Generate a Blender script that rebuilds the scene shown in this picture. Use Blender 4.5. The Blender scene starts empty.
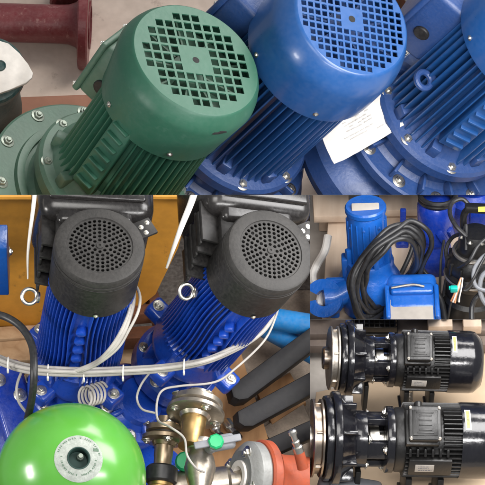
import bpy, bmesh, math, random
from mathutils import Vector, Matrix, geometry

random.seed(7)
S = 0.2            # one build unit is 0.2 m
D = 60.0           # camera distance in build units
PITCH = math.radians(50)
SN, CS = math.sin(PITCH), math.cos(PITCH)
RT = Vector((1, 0, 0))
UP = Vector((0, SN, CS))
TO = Vector((0, -CS, SN))      # towards the camera
pi = math.pi
sc = bpy.context.scene
col = sc.collection

def vd(u, v, w):               # direction right / up / towards camera -> world
    return (RT * u + UP * v + TO * w)

def at(px, py, h):             # point at height h above the floor
    u = (px - 242.5) / 100.0
    v = (242.5 - py) / 100.0
    w = (h - v * CS) / (SN - v * CS / D)
    k = (D - w) / D
    return RT * (u * k) + UP * (v * k) + TO * w

def frame(axis, hint):         # columns: x = hint made square to axis, y, z = axis
    z = axis.normalized()
    x = (hint - z * hint.dot(z)).normalized()
    y = z.cross(x)
    return Matrix((x, y, z)).transposed()

def M4(rot, loc):
    m = rot.to_4x4(); m.translation = loc
    return m

def axis_rot(d):               # rotation taking +Z to d
    return Vector((0, 0, 1)).rotation_difference(Vector(d).normalized()).to_matrix()

# ------------------------------------------------------------------ materials
def mat(name, c, rough=.5, metal=0., var=.12, dust=0., dustc=(.35, .32, .28), bump=.0, nscale=30., coat=0., rvar=.1, spec=.5,
        wear=0., wearc=(.1, .08, .07)):
    m = bpy.data.materials.new(name); m.use_nodes = True
    nt = m.node_tree; N = nt.nodes; L = nt.links
    b = N['Principled BSDF']
    b.inputs['Metallic'].default_value = metal
    b.inputs['Coat Weight'].default_value = coat
    b.inputs['Coat Roughness'].default_value = .12
    b.inputs['Specular IOR Level'].default_value = spec
    tc = N.new('ShaderNodeTexCoord')
    n1 = N.new('ShaderNodeTexNoise'); n1.inputs['Scale'].default_value = nscale; n1.inputs['Detail'].default_value = 6
    L.new(tc.outputs['Object'], n1.inputs['Vector'])
    n2 = N.new('ShaderNodeTexNoise'); n2.inputs['Scale'].default_value = nscale * 5; n2.inputs['Detail'].default_value = 4
    L.new(tc.outputs['Object'], n2.inputs['Vector'])
    r = N.new('ShaderNodeValToRGB')
    r.color_ramp.elements[0].position = .3; r.color_ramp.elements[1].position = .7
    r.color_ramp.elements[0].color = tuple(x * (1 - var) for x in c) + (1,)
    r.color_ramp.elements[1].color = tuple(min(1, x * (1 + var)) for x in c) + (1,)
    L.new(n1.outputs['Fac'], r.inputs['Fac'])
    out = r.outputs['Color']
    if dust > 0:
        mx = N.new('ShaderNodeMix'); mx.data_type = 'RGBA'
        dr = N.new('ShaderNodeValToRGB')
        dr.color_ramp.elements[0].position = .42; dr.color_ramp.elements[0].color = (0, 0, 0, 1)
        dr.color_ramp.elements[1].position = .75; dr.color_ramp.elements[1].color = (dust, dust, dust, 1)
        ma = N.new('ShaderNodeMath'); ma.operation = 'MULTIPLY_ADD'
        L.new(n2.outputs['Fac'], ma.inputs[0]); ma.inputs[1].default_value = .6
        n3 = N.new('ShaderNodeTexNoise'); n3.inputs['Scale'].default_value = nscale * .35; n3.inputs['Detail'].default_value = 3
        L.new(tc.outputs['Object'], n3.inputs['Vector'])
        mb = N.new('ShaderNodeMath'); mb.operation = 'MULTIPLY'; mb.inputs[1].default_value = .45
        L.new(n3.outputs['Fac'], mb.inputs[0]); L.new(mb.outputs[0], ma.inputs[2])
        L.new(ma.outputs[0], dr.inputs['Fac'])
        L.new(dr.outputs['Color'], mx.inputs['Factor'])
        L.new(out, mx.inputs[6]); mx.inputs[7].default_value = tuple(dustc) + (1,)
        out = mx.outputs[2]
    if wear > 0:
        mx = N.new('ShaderNodeMix'); mx.data_type = 'RGBA'
        n4 = N.new('ShaderNodeTexNoise'); n4.inputs['Scale'].default_value = nscale * 2.2; n4.inputs['Detail'].default_value = 8
        n4.inputs['Roughness'].default_value = .7
        L.new(tc.outputs['Object'], n4.inputs['Vector'])
        wr = N.new('ShaderNodeValToRGB')
        wr.color_ramp.elements[0].position = .60; wr.color_ramp.elements[0].color = (0, 0, 0, 1)
        wr.color_ramp.elements[1].position = .68; wr.color_ramp.elements[1].color = (wear, wear, wear, 1)
        L.new(n4.outputs['Fac'], wr.inputs['Fac'])
        L.new(wr.outputs['Color'], mx.inputs['Factor'])
        L.new(out, mx.inputs[6]); mx.inputs[7].default_value = tuple(wearc) + (1,)
        out = mx.outputs[2]
    L.new(out, b.inputs['Base Color'])
    rr = N.new('ShaderNodeMapRange')
    rr.inputs['To Min'].default_value = max(.03, rough - rvar); rr.inputs['To Max'].default_value = min(1, rough + rvar)
    L.new(n2.outputs['Fac'], rr.inputs['Value']); L.new(rr.outputs['Result'], b.inputs['Roughness'])
    if bump > 0:
        bp = N.new('ShaderNodeBump'); bp.inputs['Strength'].default_value = bump; bp.inputs['Distance'].default_value = .002
        L.new(n2.outputs['Fac'], bp.inputs['Height']); L.new(bp.outputs['Normal'], b.inputs['Normal'])
    return m

def wood(name, c, c2, scale=14., stretch=(1, .08, 1), rough=.75, dust=.35, dustc=(.12, .08, .05)):
    m = bpy.data.materials.new(name); m.use_nodes = True
    nt = m.node_tree; N = nt.nodes; L = nt.links; b = N['Principled BSDF']
    tc = N.new('ShaderNodeTexCoord'); mp = N.new('ShaderNodeMapping')
    mp.inputs['Scale'].default_value = stretch
    L.new(tc.outputs['Object'], mp.inputs['Vector'])
    n = N.new('ShaderNodeTexNoise'); n.inputs['Scale'].default_value = scale * 4; n.inputs['Detail'].default_value = 8; n.inputs['Distortion'].default_value = .6
    L.new(mp.outputs[0], n.inputs['Vector'])
    r = N.new('ShaderNodeValToRGB')
    r.color_ramp.elements[0].position = .32; r.color_ramp.elements[1].position = .68
    r.color_ramp.elements[0].color = tuple(c2) + (1,); r.color_ramp.elements[1].color = tuple(c) + (1,)
    L.new(n.outputs['Fac'], r.inputs['Fac'])
    n3 = N.new('ShaderNodeTexNoise'); n3.inputs['Scale'].default_value = scale; n3.inputs['Detail'].default_value = 5
    L.new(tc.outputs['Object'], n3.inputs['Vector'])
    dr = N.new('ShaderNodeValToRGB')
    dr.color_ramp.elements[0].position = .45; dr.color_ramp.elements[0].color = (0, 0, 0, 1)
    dr.color_ramp.elements[1].position = .75; dr.color_ramp.elements[1].color = (dust, dust, dust, 1)
    L.new(n3.outputs['Fac'], dr.inputs['Fac'])
    mx = N.new('ShaderNodeMix'); mx.data_type = 'RGBA'
    L.new(dr.outputs['Color'], mx.inputs['Factor']); L.new(r.outputs['Color'], mx.inputs[6]); mx.inputs[7].default_value = tuple(dustc) + (1,)
    L.new(mx.outputs[2], b.inputs['Base Color'])
    b.inputs['Roughness'].default_value = rough
    bp = N.new('ShaderNodeBump'); bp.inputs['Strength'].default_value = .35; bp.inputs['Distance'].default_value = .002
    L.new(n.outputs['Fac'], bp.inputs['Height']); L.new(bp.outputs['Normal'], b.inputs['Normal'])
    return m

# ------------------------------------------------------------------ mesh builder
I4 = Matrix.Identity(4)
class MB:
    def __init__(s): s.v = []; s.f = []
    def add(s, vs, fs, M=None):
        o = len(s.v)
        s.v += [(M @ Vector(p)) if M is not None else Vector(p) for p in vs]
        s.f += [tuple(i + o for i in f) for f in fs]
        return s
    def lathe(s, prof, seg=56, M=None, a0=0, a1=2 * pi):
        full = abs(a1 - a0 - 2 * pi) < 1e-6
        n = seg if full else seg + 1
        vs, rows = [], []
        for r, z in prof:
            if r < 1e-6: rows.append([len(vs)]); vs.append((0, 0, z))
            else:
                row = []
                for i in range(n):
                    a = a0 + (a1 - a0) * i / seg
                    row.append(len(vs)); vs.append((r * math.cos(a), r * math.sin(a), z))
                rows.append(row)
        fs = []
        for A, B in zip(rows, rows[1:]):
            for i in range(seg):
                j = (i + 1) % n
                if len(A) == 1 and len(B) == 1: continue
                if len(A) == 1: fs.append((A[0], B[j], B[i]))
                elif len(B) == 1: fs.append((A[i], A[j], B[0]))
                else: fs.append((A[i], A[j], B[j], B[i]))
        return s.add(vs, fs, M)
    def cyl(s, p0, p1, r0, r1=None, seg=20, ch=0.):
        p0 = Vector(p0); p1 = Vector(p1); d = p1 - p0; h = d.length
        if r1 is None: r1 = r0
        M = M4(axis_rot(d), p0)
        c = min(ch, h * .45)
        pr = [(0, 0), (r0 - c, 0), (r0, c), (r1, h - c), (r1 - c, h), (0, h)] if c else [(0, 0), (r0, 0), (r1, h), (0, h)]
        return s.lathe(pr, seg, M)
    def box(s, c, d, R=None, bev=0., seg=2):
        bm = bmesh.new(); bmesh.ops.create_cube(bm, size=1)
        for v in bm.verts: v.co = Vector((v.co.x * d[0], v.co.y * d[1], v.co.z * d[2]))
        if bev > 0: bmesh.ops.bevel(bm, geom=list(bm.edges), offset=bev, segments=seg, profile=.5, affect='EDGES')
        bm.verts.index_update()
        vs = [v.co.copy() for v in bm.verts]; fs = [[v.index for v in f.verts] for f in bm.faces]
        bm.free()
        return s.add(vs, fs, M4(R if R is not None else Matrix.Identity(3), Vector(c)))
    def prism(s, poly, z0, z1, M=None, bev=0.):
        n = len(poly)
        bm = bmesh.new()
        A = [bm.verts.new((x, y, z0)) for x, y in poly]; B = [bm.verts.new((x, y, z1)) for x, y in poly]
        fa = bm.faces.new(A[::-1]); fb = bm.faces.new(B)
        for i in range(n): bm.faces.new((A[i], A[(i + 1) % n], B[(i + 1) % n], B[i]))
        if bev > 0: bmesh.ops.bevel(bm, geom=list(fb.edges) + list(fa.edges), offset=bev, segments=2, profile=.5, affect='EDGES')
        bmesh.ops.recalc_face_normals(bm, faces=bm.faces)
        bmesh.ops.triangulate(bm, faces=[f for f in bm.faces if len(f.verts) > 4])
        bm.verts.index_update()
        vs = [v.co.copy() for v in bm.verts]; fs = [[v.index for v in f.verts] for f in bm.faces]
        bm.free()
        return s.add(vs, fs, M)
    def tube(s, pts, r, seg=10, smooth=True, closed=False, sub=8):
        P = [Vector(p) for p in pts]
        if smooth and len(P) > 2:
            Q = []; n = len(P)
            rng = n if closed else n - 1
            for i in range(rng):
                a = P[(i - 1) % n] if (closed or i > 0) else P[0] * 2 - P[1]
                b = P[i]; c = P[(i + 1) % n]
                d = P[(i + 2) % n] if (closed or i + 2 < n) else P[-1] * 2 - P[-2]
                for k in range(sub):
                    t = k / sub
                    Q.append(.5 * ((2 * b) + (c - a) * t + (2 * a - 5 * b + 4 * c - d) * t * t + (3 * b - a - 3 * c + d) * t ** 3))
            if not closed: Q.append(P[-1])
            P = Q
        n = len(P); vs = []; fs = []
        t0 = (P[1] - P[0]).normalized()
        nrm = t0.orthogonal().normalized()
        for i, p in enumerate(P):
            if closed: t = (P[(i + 1) % n] - P[i - 1]).normalized()
            else: t = (P[min(i + 1, n - 1)] - P[max(i - 1, 0)]).normalized()
            nrm = (nrm - t * nrm.dot(t)).normalized(); bn = t.cross(nrm)
            rr = r(i / (n - 1)) if callable(r) else r
            for k in range(seg):
                a = 2 * pi * k / seg
                vs.append(p + (nrm * math.cos(a) + bn * math.sin(a)) * rr)
        for i in range(n if closed else n - 1):
            for k in range(seg):
                a = i * seg + k; b = i * seg + (k + 1) % seg
                j = (i + 1) % n
                fs.append((a, b, j * seg + (k + 1) % seg, j * seg + k))
        if not closed:
            fs.append(tuple(range(seg))[::-1]); fs.append(tuple((n - 1) * seg + k for k in range(seg)))
        return s.add(vs, fs)
    def torus(s, R, r, M=None, seg=32, ts=12):
        vs, fs = [], []
        for i in range(seg):
            a = 2 * pi * i / seg
            for k in range(ts):
                b = 2 * pi * k / ts
                vs.append(((R + r * math.cos(b)) * math.cos(a), (R + r * math.cos(b)) * math.sin(a), r * math.sin(b)))
        for i in range(seg):
            for k in range(ts):
                fs.append((i * ts + k, ((i + 1) % seg) * ts + k, ((i + 1) % seg) * ts + (k + 1) % ts, i * ts + (k + 1) % ts))
        return s.add(vs, fs, M)
    def fins(s, R0, R1, z0, z1, angs, th=.02, wav=0., wn=1., n=1, taper=.02):
        for a in angs:
            vs, fs = [], []
            for i in range(n + 1):
                z = z0 + (z1 - z0) * i / n
                aa = a + wav * math.sin(wn * 2 * pi * i / n)
                cr, sr = math.cos(aa), math.sin(aa)
                for r, t in ((R0, th * 1.5), (R1 - .01, th), (R1, th * .5)):
                    vs.append((r * cr - t / 2 * sr, r * sr + t / 2 * cr, z))
                    vs.append((r * cr + t / 2 * sr, r * sr - t / 2 * cr, z))
            for i in range(n):
                o = i * 6; p = o + 6
                for q in ((0, 2), (2, 4), (4, 5), (5, 3), (3, 1)):
                    fs.append((o + q[0], o + q[1], p + q[1], p + q[0]))
            fs.append((0, 1, 3, 5, 4, 2)); o = n * 6; fs.append((o, o + 2, o + 4, o + 5, o + 3, o + 1))
            s.add(vs, fs)
        return s
    def holes(s, R, polys, z, depth, nout=64, Rin=None):
        """flat disc of radius R with through holes, on plane z, walls going down"""
        V = [Vector((R * math.cos(2 * pi * i / nout), R * math.sin(2 * pi * i / nout))) for i in range(nout)]
        E = [(i, (i + 1) % nout) for i in range(nout)]
        for p in polys:
            o = len(V); V += [Vector(q) for q in p]
            E += [(o + i, o + (i + 1) % len(p)) for i in range(len(p))]
        vv, ee, ff, *_ = geometry.delaunay_2d_cdt(V, E, [], 0, 1e-6)
        cen = [sum((Vector(q) for q in p), Vector((0, 0))) / len(p) for p in polys]
        def inside(c, p):
            r = False; j = len(p) - 1
            for i in range(len(p)):
                xi, yi = p[i]; xj, yj = p[j]
                if (yi > c.y) != (yj > c.y) and c.x < (xj - xi) * (c.y - yi) / (yj - yi) + xi: r = not r
                j = i
            return r
        F = []
        for f in ff:
            c = (vv[f[0]] + vv[f[1]] + vv[f[2]]) / 3
            if any((c - cc).length < .2 and inside(c, p) for cc, p in zip(cen, polys)): continue
            F.append(f)
        s.add([(a.x, a.y, z) for a in vv], F)
        for p in polys:
            n = len(p)
            s.add([(x, y, z) for x, y in p] + [(x, y, z - depth) for x, y in p],
                  [(i, i + n, (i + 1) % n + n, (i + 1) % n) for i in range(n)])
        return s
    def build(s, name, m, parent=None, label=None, local=None, ang=32, origin=None):
        me = bpy.data.meshes.new(name)
        vs = s.v
        if origin is not None:
            o_ = Vector(origin); vs = [v - o_ for v in vs]
        me.from_pydata([tuple(v) for v in vs], [], s.f)
        bm = bmesh.new(); bm.from_mesh(me)
        bmesh.ops.recalc_face_normals(bm, faces=bm.faces)
        for f in bm.faces: f.smooth = True
        bm.to_mesh(me); bm.free()
        me.materials.append(m)
        me.set_sharp_from_angle(angle=math.radians(ang))
        o = bpy.data.objects.new(name, me); col.objects.link(o)
        if origin is not None: o.location = origin
        if parent is not None: o.parent = parent
        if local is not None: o.matrix_local = local
        if label: o['label'] = label
        return o

PANEL = {}
CUR = ['P1']
def tag(o, label, cat, group=None, kind=None):
    if kind: o['kind'] = kind
    if label: o['label'] = label
    if cat: o['category'] = cat
    if group: o['group'] = group
    o['_p'] = CUR[0]
    return o
def thing(name, label, cat, loc, rot=None, group=None):
    o = bpy.data.objects.new(name, None); col.objects.link(o)
    o.empty_display_size = .05
    o.matrix_world = M4(rot if rot is not None else Matrix.Identity(3), Vector(loc))
    return tag(o, label, cat, group)
def mesh_thing(mb, name, m, label, cat, origin, group=None, ang=32):
    o = mb.build(name, m, origin=origin, ang=ang)
    return tag(o, label, cat, group)

BOLTM = {}
def bolt(parent, loc, axis, r, m, name='bolt', h=.6):
    """hex head on a washer"""
    key = (m.name, h)
    if key not in BOLTM:
        b = MB()
        b.lathe([(0, 0), (1.45, 0), (1.5, .05), (1.5, .16), (1.42, .2), (0, .2)], 24)
        b.lathe([(0, .2), (1., .2), (1., h), (.86, h + .14), (0, h + .14)], 6)
        b.lathe([(0, h + .1), (.5, h + .1), (.5, h + .42), (.42, h + .5), (0, h + .5)], 14)
        t = b.build(name, m)
        BOLTM[key] = t.data; bpy.data.objects.remove(t)
    o = bpy.data.objects.new(name, BOLTM[key]); col.objects.link(o)
    o.parent = parent
    M = M4(axis_rot(axis) @ Matrix.Rotation(random.random(), 3, 'Z'), Vector(loc)) @ Matrix.Diagonal((r, r, r, 1))
    o.matrix_local = M
    return o

def eye_bolt(parent, loc, axis, R, m, tr=.28, spin=0., face=None):
    b = MB()
    b.lathe([(0, 0), (R * .75, 0), (R * .8, .02), (R * .6, R * .3), (R * .35, R * .5), (0, R * .55)], 20)
    b.torus(R, R * tr, M4(Matrix.Rotation(pi / 2, 3, 'X'), Vector((0, 0, R * 1.35))), 28, 10)
    A = axis_rot(axis) @ Matrix.Rotation(spin, 3, 'Z')
    if face is not None:                        # turn the ring's opening towards a world direction
        z = Vector(axis).normalized(); y = parent.matrix_world.to_3x3().inverted() @ face
        y = (y - z * y.dot(z)).normalized(); A = Matrix((y.cross(z), y, z)).transposed()
    M = M4(A, Vector(loc))
    return b.build('eye_bolt', m, parent, local=M)

def grid_holes(Rz, pitch, hs, core):
    ps = []
    n = int(Rz / pitch) + 2
    for i in range(-n, n + 1):
        for j in range(-n, n + 1):
            x, y = (i + .0) * pitch, (j + .0) * pitch
            if max(abs(x) + hs * .5, abs(y) + hs * .5) < 0: continue
            if math.hypot(abs(x) + hs * .45, abs(y) + hs * .45) > Rz: continue
            if max(abs(x), abs(y)) < core: continue
            q = hs / 2
            ps.append([(x - q, y - q), (x + q, y - q), (x + q, y + q), (x - q, y + q)])
    return ps
def ring_holes(rings, hr):
    ps = []
    for r, n in rings:
        for k in range(n):
            a = 2 * pi * k / n
            c = Vector((r * math.cos(a), r * math.sin(a)))
            e = Vector((math.cos(a), math.sin(a))); t = Vector((-e.y, e.x))
            ps.append([tuple(c + e * hr * math.cos(b) + t * hr * math.sin(b)) for b in [2 * pi * i / 8 for i in range(8)]])
    return ps
# ------------------------------------------------------------------ materials in use
GREEN = mat('green_paint', (.020, .085, .053), .44, spec=.4, wear=.12, wearc=(.12, .2, .16), var=.05, dust=.08, dustc=(.12, .17, .14), bump=.16, nscale=18)
GREEN_D = mat('dusty_green_paint', (.054, .118, .08), .5, var=.08, dust=.18, dustc=(.22, .24, .2), bump=.2, nscale=22)
PORT = mat('dark_green_port', (.022, .05, .042), .55, spec=.2)
TEAL = mat('dark_teal_paint', (.012, .06, .06), .45, dust=.3)
BLUE1 = mat('blue_paint', (.010, .062, .205), .32, wear=.1, wearc=(.06, .1, .25), var=.05, dust=.07, dustc=(.2, .24, .36), bump=.06, coat=.2, nscale=18)
BLUE1B = mat('blue_cast_paint', (.017, .05, .165), .4, var=.06, dust=.1, dustc=(.16, .18, .28), bump=.25)
BLUE2 = mat('deep_blue_paint', (.006, .052, .37), .3, dust=.10, dustc=(.1, .14, .34), bump=.25, coat=.3)
BLUE3 = mat('bright_blue_paint', (.006, .092, .40), .32, var=.08, dust=.12, dustc=(.05, .12, .3), bump=.45, coat=.25, nscale=22, wear=.3, wearc=(.03, .06, .14))
BLUE3D = mat('royal_blue_paint', (.008, .04, .34), .28, dust=.08, bump=.25, coat=.3)
STEEL = mat('zinc_steel', (.62, .6, .55), .34, metal=1., var=.2, dust=.3, dustc=(.3, .27, .22))
STEELD = mat('dull_steel', (.36, .33, .29), .42, metal=.9, var=.3, dust=.4, dustc=(.16, .12, .09), bump=.2)
BRASS = mat('brass', (.5, .335, .14), .42, metal=1., var=.2, dust=.3, dustc=(.2, .14, .08))
NICKEL = mat('dull_nickel', (.5, .45, .38), .36, metal=.95, var=.25, dust=.45, dustc=(.22, .18, .13), bump=.15)
IMPEL = mat('impeller_bronze', (.3, .25, .205), .3, metal=.95, var=.25, dust=.3, dustc=(.16, .13, .1))
BRONZE = mat('bronze', (.36, .28, .19), .36, metal=.9, var=.3, dust=.35, dustc=(.2, .15, .1))
MAROON = mat('maroon_paint', (.175, .024, .03), .38, dust=.25, dustc=(.36, .2, .18), bump=.25, wear=.5, wearc=(.45, .25, .22))
PLATE = mat('white_coating', (.84, .79, .73), .55, dust=.2, dustc=(.5, .44, .4))
PAPER = mat('paper', (.6, .575, .54), .8, var=.08, dust=.35, dustc=(.42, .39, .36))
GREYINK = mat('faded_print', (.4, .39, .37), .8)
BOLTG = mat('painted_bolt', (.2, .24, .2), .4, metal=.5, var=.2, dust=.3)
LABINK = mat('label_print', (.10, .16, .11), .8)
INK = mat('ink', (.12, .12, .13), .8)
FLOORB = mat('beige_floor_paint', (.76, .62, .52), .8, var=.12, dust=.3, dustc=(.36, .26, .2), bump=.3, nscale=9, wear=.5, wearc=(.34, .24, .19))
CARD = mat('brown_cardboard', (.36, .17, .11), .85, var=.2, dust=.3, dustc=(.24, .12, .08), nscale=14)
PLASTIC = mat('black_plastic', (.013, .0125, .0125), .46, spec=.3, dust=.16, dustc=(.14, .13, .12), bump=.15)
PLASTIC_G = mat('worn_grey_plastic', (.022, .021, .02), .58, spec=.3, var=.12, dust=.3, dustc=(.085, .08, .075), bump=.3)
PLASTIC_S = mat('glossy_black_plastic', (.014, .013, .013), .25, dust=.1, dustc=(.1, .09, .08))
RUBBER = mat('black_rubber', (.014, .014, .015), .42, dust=.2, dustc=(.1, .1, .1))
DARK = mat('dark_interior', (.006, .006, .006), .8)
ORANGE = mat('orange_steel_paint', (.84, .39, .055), .48, dust=.35, dustc=(.28, .12, .03), bump=.15, nscale=9, wear=.6, wearc=(.2, .08, .03))
RUST = mat('rusty_brown_steel', (.13, .045, .018), .7, var=.3, dust=.5, dustc=(.05, .025, .015), bump=.3)
WHITEP = mat('white_plastic', (.72, .69, .64), .5, dust=.2)
CABLEW = mat('grey_white_cable', (.38, .36, .33), .5, var=.15, dust=.4)
LIME = mat('lime_gloss_paint', (.085, .315, .04), .24, var=.06, dust=.12, dustc=(.16, .38, .14), coat=.2, rvar=.05, nscale=8)
RINGL = mat('white_ring_label', (.34, .365, .33), .65, var=.25, dust=.8, dustc=(.17, .21, .17), nscale=60)
GREENCAP = mat('green_plastic_cap', (.01, .33, .12), .4)
GREYP = mat('grey_plastic', (.17, .18, .2), .45, dust=.2)
ORED = mat('orange_red_paint', (.34, .062, .022), .52, dust=.4, dustc=(.2, .06, .04), bump=.2, wear=.4, wearc=(.12, .04, .03))
GREYF = mat('grey_flange_coating', (.26, .265, .255), .5, metal=.3, dust=.35, dustc=(.2, .19, .17), bump=.3)
BARBLK = mat('black_grey_plastic_bar', (.010, .0095, .011), .6, spec=.25, dust=.5, dustc=(.04, .038, .036), bump=.4, nscale=12)
PIPEB = mat('sky_blue_pipe', (.012, .18, .46), .35, dust=.15)
PLY = wood('plywood', (.42, .23, .1), (.27, .135, .055), 10, (1, .12, 1), dust=.5, dustc=(.14, .07, .035))
PINE = wood('pine_board', (.62, .43, .26), (.42, .26, .14), 10, (.1, 1, 1))
PINEY = wood('pale_pallet_board', (.84, .68, .53), (.7, .54, .4), 10, (1, .08, 1), dust=.45, dustc=(.3, .2, .14))
GREYW = wood('weathered_board', (.23, .18, .145), (.15, .115, .095), 10, (.1, 1, 1), dust=.4, dustc=(.08, .06, .055))
GRIT = mat('gritty_concrete', (.25, .2, .155), .9, var=.25, dust=.5, dustc=(.13, .1, .075), bump=.8, nscale=40)
DARKFL = mat('dark_shed_floor', (.05, .04, .034), .9, var=.3, dust=.3, bump=.5)
CONC = mat('grey_concrete', (.46, .42, .375), .85, var=.15, dust=.35, dustc=(.22, .19, .16), bump=.4, nscale=12)
BOARD = mat('beige_fibreboard', (.66, .50, .34), .8, var=.14, wear=.25, wearc=(.4, .28, .18), dust=.4, dustc=(.5, .35, .22), nscale=8, bump=.1)
GLOSSK = mat('glossy_black_paint', (.007, .007, .0095), .17, dust=.1, dustc=(.04, .04, .042), bump=.16, coat=.25, rvar=.1)
SATINK = mat('satin_black_paint', (.008, .0078, .0078), .4, dust=.1, dustc=(.04, .038, .035), bump=.2)
SILVER = mat('nameplate_silver', (.34, .31, .275), .62, metal=0., var=.12, nscale=50, dust=.3)
YELLOW = mat('yellow_label', (.78, .72, .12), .5)
WHITEL = mat('white_label', (.75, .73, .68), .5)
TEALP = mat('teal_plastic', (.0, .4, .33), .4)
COPPER = mat('orange_wire', (.6, .26, .12), .4)
# ================================================================== top panel: green and blue motors
CUR[0] = 'P1'
AX1 = vd(.476, .428, .77).normalized()
E1 = vd(-.67, .74, 0)
F1 = frame(AX1, E1)

def ang(d, r=1., z=0.):
    a = math.radians(d); return Vector((r * math.cos(a), r * math.sin(a), z))

def big_motor(face_px, h, label, paint, cast, pitch, hs, core, L=2.72, box_ang=-8, eye=None, group=None, pad_ang=82, R=.75,
              block=True, nfin=50, axis=None, cl=.8, rb=0., rf=.13, bz=1.32, bs=1., cr=.225, rot=45, br=0., ribs=True, bm_=None):
    bm_ = bm_ or STEEL
    AX = axis or AX1; FF = frame(AX, E1)
    P = at(face_px[0], face_px[1], h)
    k = (D - P.dot(TO)) / D
    root = thing('pump_motor', label, 'pump motor', P - AX * L * k, FF, group)
    def sc_(o): return o
    K = Matrix.Diagonal((k, k, k, 1))
    # fan cowl
    c = MB(); c0 = L - cl
    q = rf / .13
    c.lathe([(R - rb - .03, c0), (R - rb, c0), (R - rb + .004, c0 + .05), (R, L - .3 * q), (R - .015 * q, L - .22 * q), (R - .05 * q, L - .12 * q), (R - .098 * q, L - .03),
             (R - .115 * q, L - .008), (R - rf, L)], 96)
    c.lathe([(R - rb - .03, c0), (R - .03, L - .3)], 96)
    polys = [[tuple(Matrix.Rotation(math.radians(rot), 2) @ Vector(p)) for p in q_] for q_ in grid_holes(.6, pitch, hs, core)]
    c.holes(R - rf, polys, L, .016, 96)
    cowl = c.build('fan_cowl', paint, root, local=K.copy(), ang=40)
    b = MB(); b.lathe([(0, 0), (.034, 0), (.038, .012), (.02, .014), (0, .014)], 20)
    b.build('hub_hole_disc', DARK, root, local=K @ Matrix.Translation((0, 0, L - .012)))  # dark disc for the hub hole, its shade put into the colour
    # fan behind the grille
    f = MB(); f.lathe([(0, L - .3), (.18, L - .3), (.18, L - .16), (0, L - .16)], 24)
    f.lathe([(0, L - .34), (.66, L - .34), (.66, L - .32), (0, L - .3)], 40)
    for i in range(9):
        f.box(ang(i * 40, .42, L - .24), (.46, .02, .16), Matrix.Rotation(math.radians(i * 40), 3, 'Z'))
    f.build('fan', cast, root, local=K.copy())
    # finned stator body
    s = MB(); s.lathe([(0, .1), (R - .2, .1), (R - .2, c0 + .15), (0, c0 + .15)], 64)
    skip = lambda d: (abs((d - box_ang + 180) % 360 - 180) < 24) or (block and abs((d - pad_ang + 180) % 360 - 180) < 13)
    angs = [math.radians(i * 360 / nfin) for i in range(nfin) if not skip(i * 360 / nfin)]
    s.fins(R - .22, R - max(.06, rb + .03), .16, c0 + .12, angs, .024)
    s.build('finned_body', paint, root, local=K.copy())
    if block:                                   # ribbed foot pad cast into the body
        pd = MB(); Rz = Matrix.Rotation(math.radians(pad_ang), 3, 'Z')
        pd.box(ang(pad_ang, R - .16, .95), (.13, .26, 1.15), Rz, .02)
        for i in range(7):
            pd.box(ang(pad_ang, R - .08, .5 + i * .15), (.06, .2, .03), Rz, .008)
        pd.build('foot_pad', paint, root, local=K.copy())
    # terminal box on the far upper side
    t = MB(); Rz = Matrix.Rotation(math.radians(box_ang), 3, 'Z')
    t.box(ang(box_ang, R + .06 + br, bz), (.42, .62 * bs, 1.0 * bs), Rz, .06, 3)
    tb = t.build('terminal_box', cast, root, local=K.copy())
    t = MB(); t.box(ang(box_ang, R + .28 + br, bz), (.07, .68 * bs, 1.06 * bs), Rz, .025, 3)
    t.build('lid', cast, tb)
    for (a, b_) in ((-.28, -.47), (.28, -.47), (-.28, .47), (.28, .47)):
        p = Rz @ Vector((R + .31 + br, a * bs, bz + b_ * bs)); bolt(tb, p, Rz @ Vector((1, 0, 0)), .026, STEEL, 'lid_screw')
    g = MB(); g.cyl(Rz @ Vector((R + .06 + br, .3 * bs, bz - .1)), Rz @ Vector((R + .06 + br, .31 * bs + .03, bz - .1)), .085, seg=24, ch=.01)
    g.build('cable_entry_plug', PLASTIC, tb)
    # motor flange
    fl = MB()
    fl.lathe([(0, -.02), (R + .02, -.02), (R + .05, .01), (R + .05, .12), (R + .02, .16), (R - .08, .18), (R - .16, .3), (R - .2, .42), (0, .42)], 96)
    for i in range(8):
        d = i * 45 + 20
        fl.box(ang(d, R - .12, .24), (.16, .12, .16), Matrix.Rotation(math.radians(d), 3, 'Z'), .02)
    fo = fl.build('motor_flange', cast, root, local=K.copy())
    for i in range(8):
        d = i * 45 + 42
        bolt(root, ang(d, R - .03, .15) * k, (0, 0, 1), .05 * k, bm_)
    # pump casing under the flange
    p = MB()
    p.lathe([(0, -.03), (R - .06, -.03), (R - .04, -.2), (R + .02, -.24), (R + cr - .025, -.24), (R + cr, -.26), (R + cr, -.36), (R + cr - .025, -.39),
             (R + .12, -.4), (R + .1, -.5), (R + .3, -.56), (R + .42, -.66), (R + .46, -.86), (R + .36, -1.05), (R, -1.15), (0, -1.15)], 96)
    if not ribs:
        p.lathe([(R + .06, -.24), (R + .07, -.19), (R + .1, -.185), (R + .15, -.19), (R + .165, -.24)], 96)
    for i in range(16 if ribs else 0):
        d = i * 22.5 + 8
        p.box(ang(d, R + .06, -.17), (.2, .035, .12), Matrix.Rotation(math.radians(d), 3, 'Z'), .01)
    p.build('pump_casing', cast, root, local=K.copy())
    for i in range(12):
        d = i * 30 + 15
        bolt(root, ang(d, R + cr - .1, -.24) * k, (0, 0, 1), .05 * k, bm_)
    for d in (60, 128, 250):
        bolt(root, ang(d, R - rb * .8 + .003, c0 + .1) * k, ang(d), .02 * k, STEEL, 'cowl_screw')
    if eye is not None:
        eye_bolt(root, ang(eye[0], R - .12, eye[1]) * k, ang(eye[0]), .085 * k, cast, .4, face=TO + UP * .15)
    return root

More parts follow.
